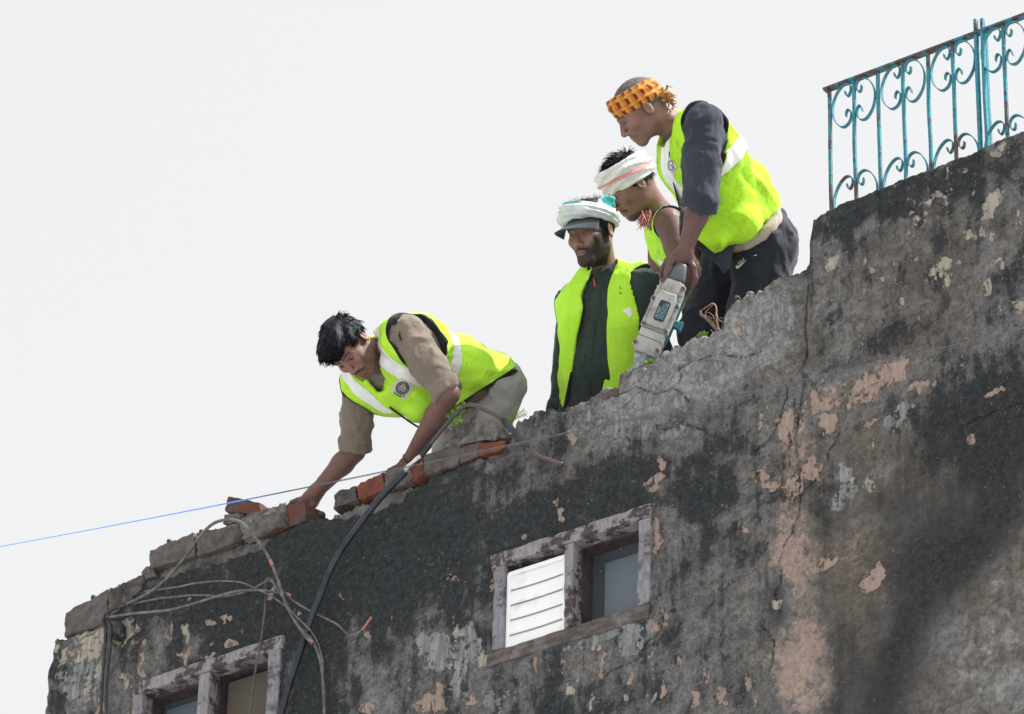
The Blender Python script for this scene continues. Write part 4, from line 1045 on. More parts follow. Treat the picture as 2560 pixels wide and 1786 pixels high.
def wrinkles(P, amp, seed, axis=None, freq=16):
    """cloth folds: soft ridges, stretched along the given axis"""
    Q = P
    if axis is not None:
        a = nrm(axis); Q = P - np.outer(P @ a, a) * 0.6
    w = (fbm(Q, 5, seed + 40, 2) - 0.5) * 0.09
    n = vnoise(Q + w[:, None], freq, seed); n2 = vnoise(Q + w[:, None] * 1.3, freq * 2.1, seed + 5)
    return amp * ((1 - np.abs(2 * n - 1)) ** 2.2 - 0.35) * -1.0 + amp * 0.55 * ((1 - np.abs(2 * n2 - 1)) ** 2 - .4)

def torso(S, N, C, W, Pv, Lc, Lp, SL, SR, g=0.0, k=0.05, lower=True):
    for s in (-1, 1):
        S.chain([C + s * .085 * Lc, W + s * .062 * (Lc + Lp) / 2] + ([Pv + s * .072 * Lp] if lower else []), [.098 + g, .085 + g, .098 + g], k)
    S.chain([C, W] + ([Pv] if lower else []), [.108 + g, .092 + g, .104 + g], k)
    up = nrm(N - C)
    for X in (SL, SR):
        S.cone(C + .75 * (X - C - up * ((X - C) @ up)), X + (C - X) * .12, .088 + g, .056 + g, k)
        S.cone(N - up * .015, X + (C - X) * .1, .046 + g, .05 + g, k)

def strands(name, roots, dirs, length, mat, parent, r=0.0011, droop=0.0, seed=0, curl=0.3, seg=4):
    """locks of hair: thin tapered blades"""
    rg = np.random.default_rng(seed); vs = []; fs = []; o = 0
    for p, d in zip(roots, dirs):
        L = length * rg.uniform(.5, 1.25); d = nrm(d + rg.normal(0, .22, 3)); bend = rg.normal(0, curl, 3) + np.array([0, 0, -droop])
        side = nrm(np.cross(d, rg.normal(0, 1, 3))); pts = []; q = p.copy(); dd = d.copy()
        for i in range(seg + 1):
            pts.append(q.copy()); q = q + dd * L / seg; dd = nrm(dd + bend / seg)
        for i, q in enumerate(pts):
            w = r * (1 - i / seg) + r * .12; n2 = nrm(np.cross(side, d))
            vs += [q + side * w, q - side * .5 * w + n2 * .87 * w, q - side * .5 * w - n2 * .87 * w]
        for i in range(seg):
            for a in range(3):
                b = (a + 1) % 3; fs.append((o + i * 3 + a, o + i * 3 + b, o + i * 3 + 3 + b, o + i * 3 + 3 + a))
        o += 3 * (seg + 1)
    return mesh(name, np.array(vs), np.array(fs), mat, parent, smooth=True)

def hair_cap(H, zcut, grow=0.012, seed=0, front=0.03, side=-.01, back=-.06, h=0.004):
    """solid cap of hair over the cranium, ending along a hairline"""
    S = Shape(); A = H.axes(); k = H.s
    S.ell(H.w(0, -.014, .036), A, ((.076 + grow) * k, (.098 + grow) * k, (.084 + grow * 1.2) * k), .01)
    def cut(X, Y, Z):
        dx, dy, dz = (X - H.c[0]) / k, (Y - H.c[1]) / k, (Z - H.c[2]) / k
        y = dx * H.f[0] + dy * H.f[1] + dz * H.f[2]; z = dx * H.u[0] + dy * H.u[1] + dz * H.u[2]
        lim = np.where(y > .02, side + (front - side) * np.clip((y - .02) / .055, 0, 1) ** .7, side + (back - side) * np.clip((.0 - y) / .05, 0, 1))
        return (z - lim) * k
    S.func(cut, H.c - .16, H.c + .16, .010, True)
    return S

def decal_pts(target, pxs, off=0.003):
    """put photo points on a surface: rays from the lens to the mesh, lifted off it"""
    V, Q = target; key = id(V)
    if key not in _BVH: _BVH[key] = BVHTree.FromPolygons([Vector(v) for v in V], [tuple(int(i) for i in q) for q in Q])
    out = []; last = None
    for x, y in pxs:
        d = nrm(ray(x, y)); hit = _BVH[key].ray_cast(Vector(CAM + d * 10), Vector(d))
        if hit[0] is not None: p = np.array(hit[0]) - d * off; last = (p - CAM) @ FW
        else: p = J(x, y, last if last is not None else 16.0)
        out.append(p)
    return np.array(out)
_BVH = {}
def decal_grid(name, target, quad, mat, parent, n=8, m=8, off=0.003):
    q = np.array(quad, float); px = []
    for j in range(m + 1):
        for i in range(n + 1):
            u, v = i / n, j / m; px.append((q[0] * (1 - u) + q[1] * u) * (1 - v) + (q[3] * (1 - u) + q[2] * u) * v)
    P = decal_pts(target, px, off); fs = [(j * (n + 1) + i, j * (n + 1) + i + 1, (j + 1) * (n + 1) + i + 1, (j + 1) * (n + 1) + i) for j in range(m) for i in range(n)]
    return mesh(name, P, fs, mat, parent)
def decal_lines(name, target, lines, wid, mat, parent, off=0.0045):
    """painted strokes on a surface: each polyline in photo pixels with a width in pixels"""
    vs = []; fs = []; o = 0
    for ln in lines:
        L = np.array(ln, float); T = np.gradient(L, axis=0); T /= np.linalg.norm(T, axis=1)[:, None] + 1e-9; N = np.stack([-T[:, 1], T[:, 0]], 1) * wid / 2
        P = decal_pts(target, np.vstack([L + N, L - N]), off); n = len(L); vs.append(P)
        fs += [(o + i, o + i + 1, o + n + i + 1, o + n + i) for i in range(n - 1)]; o += 2 * n
    return mesh(name, np.vstack(vs), fs, mat, parent)
def text_shapes(txt, size, shear=0.0):
    """outline of a word as triangles in a plane (numpy 2D verts, faces)"""
    cu = bpy.data.curves.new('txt', 'FONT'); cu.body = txt; cu.size = size; cu.shear = shear; cu.align_x = 'CENTER'; cu.align_y = 'CENTER'
    ob = bpy.data.objects.new('txt', cu); scene.collection.objects.link(ob)
    bpy.context.view_layer.update(); me = ob.evaluated_get(bpy.context.evaluated_depsgraph_get()).to_mesh()
    v = np.array([p.co[:2] for p in me.vertices]); f = [tuple(p.vertices) for p in me.polygons]
    ob.to_mesh_clear(); bpy.data.objects.remove(ob); bpy.data.curves.remove(cu)
    return v, f

# ================================================================== the four workers
PX = 673.0
def foot(S, ankle, toe, g=0.0):
    d = nrm(np.array([toe[0], toe[1], 0.0])); a = np.asarray(ankle)
    S.cone(a - d * .04 + [0, 0, -.055], a + d * .06 + [0, 0, -.06], .034 + g, .036 + g, .03); S.cone(a + d * .06 + [0, 0, -.06], a + d * .16 + [0, 0, -.068], .036 + g, .026 + g, .03); S.cone(a, a + [0, 0, -.05], .038 + g, .034 + g, .03)
class Person:
    def __init__(s, label, head, tone, style, j, toe, beard=0.0, jaw=1.0):
        s.h, s.j, s.tone, s.style, s.toe, s.beard, s.jaw = head, j, tone, style, toe, beard, jaw
        base = (j['AL'] + j['AR']) / 2 + np.array([0, 0, -.1])
        s.root = empty('person', base, label, 'person'); s.keep = []
    def body(s, hands, fine=(), armr=1.0, h=0.0085):
        j = s.j; S = Shape(); s.h.add(S, s.beard, s.jaw)
        S.cone(s.h.w(0, -.03, -.045), j['N'], .052, .056, .035)
        torso(S, j['N'], j['C'], j['W'], j['Pv'], j['Lc'], j['Lp'], j['SL'], j['SR'], -.012)
        for a in ('L', 'R'):
            sh, e, w = j['S' + a], j['E' + a], j['W' + a]
            S.chain([sh, sh + (e - sh) * .45, e, e + (w - e) * .3, w], [r * armr for r in (.05, .045, .039, .0405, .0265)], .02)
            S.chain([j['H' + a], j['K' + a], j['K' + a] + (j['A' + a] - j['K' + a]) * .3, j['A' + a]], [.078, .054, .052, .036], .03)
            foot(S, j['A' + a], s.toe, -.004)
        for fn in hands: fn(S)
        fb = [(s.h.c - .135, s.h.c + .135, .0033)] + [(np.array(a) - .075, np.array(a) + .075, .0042) for a in fine]
        V, Q = S.bake(h, fb)
        col = s.h.tone(V, s.tone, s.style)
        n = vnoise(V, 25, 17)[:, None]; col = col * (0.9 + 0.2 * n)
        mesh('body', V, Q, M_SKIN, s.root, {'tone': col}); s.keep.append((V, Q)); return V, Q
    def cloth(s, name, S, mat, amp=0.004, seed=0, h=0.0065, axis=None, parent=None, freq=16, attrs=None, smooth=2):
        V, Q = S.bake(h, post=(lambda P: wrinkles(P, amp, seed, axis, freq)) if amp else None)
        V = smooth_mesh(V, Q, smooth, .5)
        o = mesh(name, V, Q, mat, parent or s.root, attrs(V) if attrs else None); s.keep.append((V, Q)); return o, V, Q
    def piece(s, name, V, Q, conds, mat, parent, off=0.002):
        r = clip_piece(V, Q, conds, off)
        if r is None: return None
        for i, c in enumerate(components(*r)):
            if i and len(c[1]) < 60: continue
            o = mesh(name, c[0], c[1], mat, parent); m = o.modifiers.new('thick', 'SOLIDIFY'); m.thickness = .0015; m.offset = -1
        s.keep.append(r); return r
    def trousers(s, mat, name='trousers', g=.02, seed=3, amp=.007, top=.05, kneeg=.022, cut=None):
        j = s.j; S = Shape(); up = nrm(j['W'] - j['Pv'])
        S.chain([j['Pv'] - .07 * j['Lp'], j['Pv'] + .07 * j['Lp']], [.1 + g, .1 + g], .05); S.cone(j['Pv'], j['Pv'] + up * .1, .1 + g, .09 + g, .05)
        for a in ('L', 'R'):
            S.chain([j['H' + a], j['K' + a], j['A' + a] + [0, 0, .03]], [.088 + g, .06 + kneeg, .046 + kneeg], .04)
        p0 = j['Pv'] + up * top
        S.func(lambda X, Y, Z: -((X - p0[0]) * up[0] + (Y - p0[1]) * up[1] + (Z - p0[2]) * up[2]), p0 - .4, p0 + .4, .006, True)
        if cut: S.func(cut, p0 - .6, p0 + .6, .004, True)
        return s.cloth(name, S, mat, amp, seed, .0085)
    def shoes(s):
        for a in ('L', 'R'):
            S = Shape(); foot(S, s.j['A' + a], s.toe, .006); z0 = s.j['A' + a] + np.array([0, 0, -.02])
            S.func(lambda X, Y, Z: z0[2] - Z + 0 * X + 0 * Y, z0 - .3, z0 + .3, .004, True)
            s.cloth('shoe', S, M_SHOE, 0, h=.008)
def planefn(p, n):
    """negative on the side the normal points to (that side is removed)"""
    n = nrm(n)
    return lambda X, Y, Z: -((X - p[0]) * n[0] + (Y - p[1]) * n[1] + (Z - p[2]) * n[2])
def pdist(V, p, n): return (V - p) @ nrm(n)
def sleeve(S, sh, e, w, t_end, r, g=.0, roll=True):
    """sleeve from the shoulder down the arm; t_end in 0..2 (1 = elbow); ends in a rolled cuff"""
    pts = [sh, sh + (e - sh) * .5]; rs = [r[0], r[1]]
    def P(t): return sh + (e - sh) * t if t <= 1 else e + (w - e) * (t - 1)
    if t_end > 1: pts.append(e); rs.append(r[2])
    pts.append(P(t_end)); rs.append(r[3]); S.chain(pts, rs, .025)
    d = nrm(P(t_end) - P(t_end - .08)); c = P(t_end)
    S.ops.append((planefn(c, d), c - .09, c + .09, .003, True))
    if roll:
        a = P(t_end - .17); R = r[3] + .009
        ab = c - a
        def fn(X, Y, Z):
            t = ((X - a[0]) * ab[0] + (Y - a[1]) * ab[1] + (Z - a[2]) * ab[2]) / (ab @ ab)
            rad = np.sqrt((X - a[0] - t * ab[0]) ** 2 + (Y - a[1] - t * ab[1]) ** 2 + (Z - a[2] - t * ab[2]) ** 2) - R
            return np.maximum(rad, (np.abs(t - .5) - .5) * math.sqrt(ab @ ab))
        S.func(fn, np.minimum(a, c) - R, np.maximum(a, c) + R, .006)

# ------------------------------------------------------------------ worker in dark green shirt (cap and white-teal wrap)
def worker_green():
    H = Head(J(1478, 583, 16.40), (-.55, -.08, .8), (.8, .2, .57), 1.0)
    Lc, Lp = nrm(V3((.70, .16, .66))), nrm(V3((.74, .14, .6)))
    j = dict(N=J(1508, 688, 16.46), C=J(1526, 790, 16.47), W=J(1514, 925, 16.48), Pv=J(1505, 1015, 16.5), Lc=Lc, Lp=Lp,
             SL=J(1616, 716, 16.33), SR=J(1444, 752, 16.58), EL=J(1642, 885, 16.36), ER=J(1420, 905, 16.64), WL=J(1600, 1050, 16.28), WR=J(1398, 1060, 16.5))
    dn = np.array([0, 0, -1.0])
    for a, s_ in (('L', 1), ('R', -1)):
        j['H' + a] = j['Pv'] + s_ * .085 * Lp + dn * .04; j['K' + a] = j['H' + a] + dn * .42 + V3((0, 0, .02)); j['A' + a] = j['K' + a] + dn * .40
    p = Person('bearded worker in dark green shirt and open vest, cap wrapped in white and teal cloth', H, (.26, .142, .106),
               dict(beard=1.0, mous=1.0, open=0), j, V3((-.3, 0, .6)), beard=.006, jaw=1.05)
    f = nrm(np.cross(Lc, nrm(j['N'] - j['W']))); f = f if f @ FW < 0 else -f
    p.body([lambda S: hand(S, j['WL'], dn, Lc, -f, .6), lambda S: hand(S, j['WR'], dn, -Lc, f * -1, .6)])
    # shirt
    S = Shape(); torso(S, j['N'], j['C'], j['W'], j['Pv'], Lc, Lp, j['SL'], j['SR'], .012)
    for a in ('L', 'R'):
        sleeve(S, j['S' + a], j['E' + a], j['W' + a], 1.85, (.066, .062, .056, .046), roll=True)
    up = nrm(j['N'] - j['C']); cn = j['N'] + up * .01
    for k in range(14):
        a0, a1 = k / 14 * 2 * math.pi, (k + 1) / 14 * 2 * math.pi
        q = lambda a: cn + .066 * (math.cos(a) * Lc + math.sin(a) * f) + up * (-.022 * math.sin(a) + .012)
        if 0.36 < (k + .5) / 14 * 2 and abs((k + .5) / 14 - .25) < .05: continue
        S.cone(q(a0), q(a1), .013, .013, .012)
    S.cone(j['N'] + up * .1 + f * .05, j['N'] - up * .035 + f * .1, .05, .012, .01, True)
    S.ops.append((planefn(j['Pv'] - up * .06, -up), j['Pv'] - .5, j['Pv'] + .5, .004, True))
    sh, V, Q = p.cloth('shirt', S, M_GREEN, .009, 11, axis=up)
    # button line and buttons
    bx = [(1492, 752), (1482, 790), (1474, 842), (1466, 892), (1463, 940)]
    decal_lines('placket_edge', (V, Q), [[(1502, 715), (1497, 760), (1490, 800), (1484, 850), (1479, 900), (1477, 960), (1476, 990)]], 1.6, M_INK, sh, .002)
    for x, y in [(1473, 752), (1471, 796), (1467, 842), (1463, 890), (1464, 940)]:
        c = decal_pts((V, Q), [(x, y)], .0)[0]; v, fc = tube([c + f * .0045, c - f * .003], .0052, 10); mesh('button', v, fc, M_BLACKT, sh, smooth=False)
    decal_lines('red_pen', (V, Q), [[(1484, 697), (1486, 707), (1488, 717)]], 4.0, M_REDT, sh, .006)
    p.trousers(M_BLACKT, g=.016); p.shoes()
    # vest, open in front
    S = Shape(); torso(S, j['N'], j['C'], j['W'], j['Pv'], Lc, Lp, j['SL'], j['SR'], .026)
    LE = [(1477, 668), (1468, 700), (1452, 730), (1447, 800), (1440, 880), (1424, 960), (1404, 1060)]
    RE = [(1520, 1060), (1503, 980), (1505, 920), (1510, 860), (1513, 790), (1520, 720), (1532, 680), (1548, 655), (1530, 600), (1490, 600)]
    op = LE + RE
    fr = lambda X, Y, Z: -((X - j['C'][0]) * f[0] + (Y - j['C'][1]) * f[1] + (Z - j['C'][2]) * f[2]) - .0
    pf = pxfun(lambda x, y: poly_sd(x, y, op))
    opening = lambda X, Y, Z: np.maximum(pf(X, Y, Z), fr(X, Y, Z))
    arm = {}
    for a in ('L', 'R'):
        sh_, e_ = j['S' + a], j['E' + a]; s_ = 1 if a == 'L' else -1
        arm[a] = (sh_ + s_ * Lc * .015 + up * .0, sh_ + (e_ - sh_) * .75 + s_ * Lc * .05, .074, .085)
    neck = lambda X, Y, Z: np.sqrt((X - cn[0]) ** 2 + (Y - cn[1]) ** 2 + (Z - cn[2]) ** 2) - .078
    S.func(opening, j['C'] - .6, j['C'] + .6, .004, True)
    for a in arm: S.cone(*arm[a], .004, True)
    S.func(neck, cn - .08, cn + .08, .004, True)
    pb = j['Pv'] - up * .07
    S.ops.append((planefn(pb, -up), pb - .5, pb + .5, .004, True))
    ve, V, Q = p.cloth('vest', S, M_VEST, .019, 23, axis=up, freq=8)
    cone_d = lambda P, a, b, r1, r2: (lambda t: np.linalg.norm(P - a - t[:, None] * (b - a), axis=1) - (r1 + (r2 - r1) * t))(np.clip(((P - a) @ (b - a)) / ((b - a) @ (b - a)), 0, 1))
    ed = np.minimum(cone_d(V, *arm['L']), cone_d(V, *arm['R']))
    p.piece('armhole_trim', V, Q, [.008 - ed], M_TRIM, ve)
    x, y = spx(V); eo = opening(V[:, 0], V[:, 1], V[:, 2])
    p.piece('front_trim', V, Q, [.004 - eo, x * 0 + 1], M_TRIM, ve, .0012) if False else None
    p.piece('front_trim', V, Q, [.006 - eo, 1462 - x, y - 930], M_TRIM, ve, .0012)
    sv = pdist(V, j['C'], Lc)
    bk = -((V - j['C']) @ f)
    p.piece('reflective_stripe', V, Q, [.028 - np.abs(sv - .1), bk - .02], M_REFL, ve); p.piece('reflective_stripe', V, Q, [.028 - np.abs(sv + .1), bk - .02], M_REFL, ve)
    p.piece('torn_patch', V, Q, [-poly_sd(x, y, [(1554, 776), (1568, 771), (1578, 770), (1581, 788), (1574, 797), (1568, 786)]), -bk], M_WHITE, ve)
    decal_lines('pen_mark', (V, Q), [[(1549, 716), (1550, 722), (1554, 721)], [(1548, 730), (1551, 735), (1555, 733)]], 1.6, M_INK, ve)
    # hair below the cap
    S = hair_cap(H, 0, .007, front=.05, side=-.012, back=-.055)
    o, V, Q = p.cloth('hair', S, M_HAIR, .002, 3, h=.004, freq=60)
    # cap: crown and visor
    S = Shape(); A = H.axes()
    S.ell(H.w(0, -.01, .045), A, (.088, .106, .085), .01)
    pc = H.w(0, 0, .034); cu = nrm(H.u + H.f * -.06); S.ops.append((planefn(pc, -cu), pc - .2, pc + .2, .004, True))
    cp, V, Q = p.cloth('cap', S, M_CAP, .002, 5, h=.005)
    vs = []; fs = []
    for i in range(17):
        t = (i / 16 * 2 - 1) * 1.15
        for k in range(6):
            s_ = k / 5; rr = .088 + s_ * .1 * math.cos(t * 1.2) ** .8
            drop = -.026 * s_ - .028 * (abs(t) / 1.15) ** 2.2 * (.45 + s_ * .4)
            vs.append(H.w(math.sin(t) * (.086 + .012 * s_ * math.cos(t)), math.cos(t) * rr + .012 + .012 * s_, .047 + drop))
    for i in range(16):
        for k in range(5): fs.append((i * 6 + k, i * 6 + k + 1, i * 6 + 7 + k, i * 6 + 6 + k))
    vo = mesh('visor', np.array(vs), fs, M_CAP, cp); m = vo.modifiers.new('thick', 'SOLIDIFY'); m.thickness = .004
    # wrapped headcloth
    m_wrap = wrap_material('white_teal_headcloth', (.62, .66, .68), (.52, .57, .6), (.05, .36, .33), 'teal')
    kn = H.w(.072, -.045, .100)
    wrap(p, H, m_wrap, z0=.036, z1=.098, rad=(.093, .112), tilt=(-.12, .30), bulge=.02, seed=31, nfold=7, name='headcloth',
         stripe=lambda th, v, P: np.clip(1 - np.abs(v - .9) / .16, 0, 1) * np.clip(np.cos(th + .9) * 2.5, 0, 1) + 1.2 * np.clip((.042 - np.linalg.norm(P - kn, axis=1)) / .012, 0, 1),
         extra=lambda S: ([S.cone(kn + q_ * [.016, .016, .014], kn + q_ * [.016, .016, .014] + r_ * .011, .009, .0065, .005) for q_, r_ in zip(np.random.default_rng(6).normal(0, .75, (24, 3)), np.random.default_rng(7).normal(0, 1, (24, 3)))], S.ell(kn, A, (.016, .024, .014), .01), S.cone(H.w(.092, -.02, .06), H.w(.04, .085, .082), .016, .02, .02), S.cone(H.w(.04, .085, .082), H.w(-.07, .06, .07), .02, .026, .02),
                          S.cone(H.w(.07, -.03, .098), H.w(.0, .07, .098), .016, .021, .014), S.cone(H.w(.0, .07, .098), H.w(-.088, .03, .064), .021, .024, .016)))
    rg = np.random.default_rng(5)
    rt = [H.w(rg.uniform(-.05, .05), rg.uniform(-.06, .05), .118) for _ in range(160)]
    strands('loose_hair', rt, [H.u * .5 + H.f * rg.normal(0, .6) + H.l * rg.normal(0, .8) for _ in rt], .03, M_HAIR, p.root, .0014, seed=4, curl=.8)
    S = Shape(); S.ell(H.w(0, -.0, .1), A, (.066, .075, .03), .01); p.cloth('hair_top', S, M_HAIR, .004, 8, h=.005, freq=50)
    return p

def wrap_material(name, c1, c2, c3, kind):
    t = NT(name); s = t.attr('stripe'); v = t.attr('vv'); u = t.attr('uu')
    n = t.noise(24, 4)
    col = t.mix(t.ramp(n, 0.35, 0.65), c1, c2)
    if kind == 'check':
        uu = t.math('FRACT', t.math('MULTIPLY', u, 1 / .040)); vv = t.math('FRACT', t.math('ADD', t.math('MULTIPLY', v, 2.1), t.math('MULTIPLY', t.noise(14, 2), .5)))
        bars = t.math('MULTIPLY', t.ramp(t.math('ABSOLUTE', t.math('SUBTRACT', uu, .5)), .2, .17), t.ramp(t.math('ABSOLUTE', t.math('SUBTRACT', vv, .5)), .34, .31))
        yl = t.ramp(t.math('ABSOLUTE', t.math('SUBTRACT', t.math('FRACT', t.math('ADD', uu, .25)), .5)), .2, .3)
        col = t.mix(yl, col, (.5, .25, .028))
        col = t.mix(bars, col, c3)
        thin = t.ramp(t.math('ABSOLUTE', t.math('SUBTRACT', vv, .97)), .03, .01)
        col = t.mix(t.math('MULTIPLY', thin, .7), col, (.6, .45, .3))
    else:
        col = t.mix(t.ramp(t.math('ADD', s, t.math('MULTIPLY', t.math('SUBTRACT', t.noise(90, 3), .5), .5)), .35, .7), col, c3)
    fine = t.noise(160, 2, .5, t.map((1, 1, 1)))
    return t.done(col, 0.85, t.bump(fine, .25, .003), spec=.2, sheen=.1)

def wrap(p, H, mat, z0, z1, rad, tilt, bulge, seed, stripe, ramp=.0058, nfold=8, name='headcloth', extra=None, knot=None):
    """a cloth wound round the head: a thick folded band between two tilted levels (head units)"""
    A = H.axes()
    def lv(x, y): return tilt[0] * x + tilt[1] * y          # the band rises/falls with x and y
    def local(X, Y, Z):
        dx, dy, dz = X - H.c[0], Y - H.c[1], Z - H.c[2]
        return [(dx * a[0] + dy * a[1] + dz * a[2]) / H.s for a in A]
    def fn(X, Y, Z):
        x, y, z = local(X, Y, Z); y = y + .012
        zz = z - lv(x, y); zm, hz = (z0 + z1) / 2, (z1 - z0) / 2
        th = np.arctan2(x, y); v = (zz - z0) / (z1 - z0)
        r = np.sqrt((x / rad[0]) ** 2 + (y / rad[1]) ** 2); re = np.clip((zz - zm) / hz, -1, 1)
        shrink = 1 - .16 * np.clip(v - .5, 0, 1) ** 1.5
        ridge = ramp * np.sin(2 * math.pi * (nfold * v * .5 + .8 * np.sin(th + seed) + .35 * np.sin(2 * th + 1.7 * seed)))
        d = (r - shrink) * (rad[0] + rad[1]) / 2 - bulge * (np.sqrt(np.clip(1 - re ** 2, 0, 1)) - .55) - ridge
        return np.maximum(d, np.abs(zz - zm) - hz) * H.s
    S = Shape(); S.func(fn, H.c - .17, H.c + .2, .006)
    if extra: extra(S)
    def at_(V):
        x, y, z = H.loc(V); y = y + .012; th = np.arctan2(x, y); v = (z - lv(x, y) - z0) / (z1 - z0)
        return dict(uu=th * .1, vv=v + .03 * np.sin(2 * th + seed), stripe=stripe(th, v + .06 * np.sin(2 * th + seed), V))
    return p.cloth(name, S, mat, .0025, seed, h=.0042, attrs=at_, freq=50)
GREEN = worker_green()

cone_d = lambda P, a, b, r1, r2: (lambda t: np.linalg.norm(P - a - t[:, None] * (b - a), axis=1) - (r1 + (r2 - r1) * t))(np.clip(((P - a) @ (b - a)) / ((b - a) @ (b - a)), 0, 1))
def ring_collar(S, cn, up, lat, f, R=.066, r=.012, drop=.022, n=16, gap=None):
    for k in range(n):
        a0, a1 = k / n * 2 * math.pi, (k + 1) / n * 2 * math.pi
        if gap and abs((k + .5) / n - .25) < gap: continue
        q = lambda a: cn + R * (math.cos(a) * lat + math.sin(a) * f) + up * (-drop * math.sin(a))
        S.cone(q(a0), q(a1), r, r, .012)

def comb_hair(p, H, V, Q, ho, n, zmin, L, seed, lift=.16, name='hair_locks', zmax=1.0):
    """locks lying over the head, combed away from the crown"""
    rg = np.random.default_rng(seed); nh = vnormals(V, Q); xl, yl, zl = H.loc(V)
    ok = np.flatnonzero((zl > zmin) & (zl < zmax)); sel = rg.choice(ok, min(n, len(ok)), replace=False)
    t = V[sel] - H.w(.01, -.06, .11); t = t - nh[sel] * (t * nh[sel]).sum(1)[:, None]; t /= np.linalg.norm(t, axis=1)[:, None] + 1e-6
    t = t + H.f[None] * .3; parts = []
    for q, d, nn in zip(V[sel] - nh[sel] * .003, t, nh[sel]):
        l = L * rg.uniform(.6, 1.3); d = nrm(d + nn * lift * rg.uniform(.3, 1.9) + rg.normal(0, .18, 3)); pts = [q]; dd = d
        for i in range(5): pts.append(pts[-1] + dd * l / 5); dd = nrm(dd - nn * .16 + rg.normal(0, .08, 3))
        parts.append(tube(pts, np.array([.0022, .0022, .002, .0016, .001, .0003]) * rg.uniform(.6, 1.2), 3))
    v, f = join([(a, [q for q in b if len(q) == 4]) for a, b in parts]); return mesh(name, v, np.array(f), M_HAIR, ho)
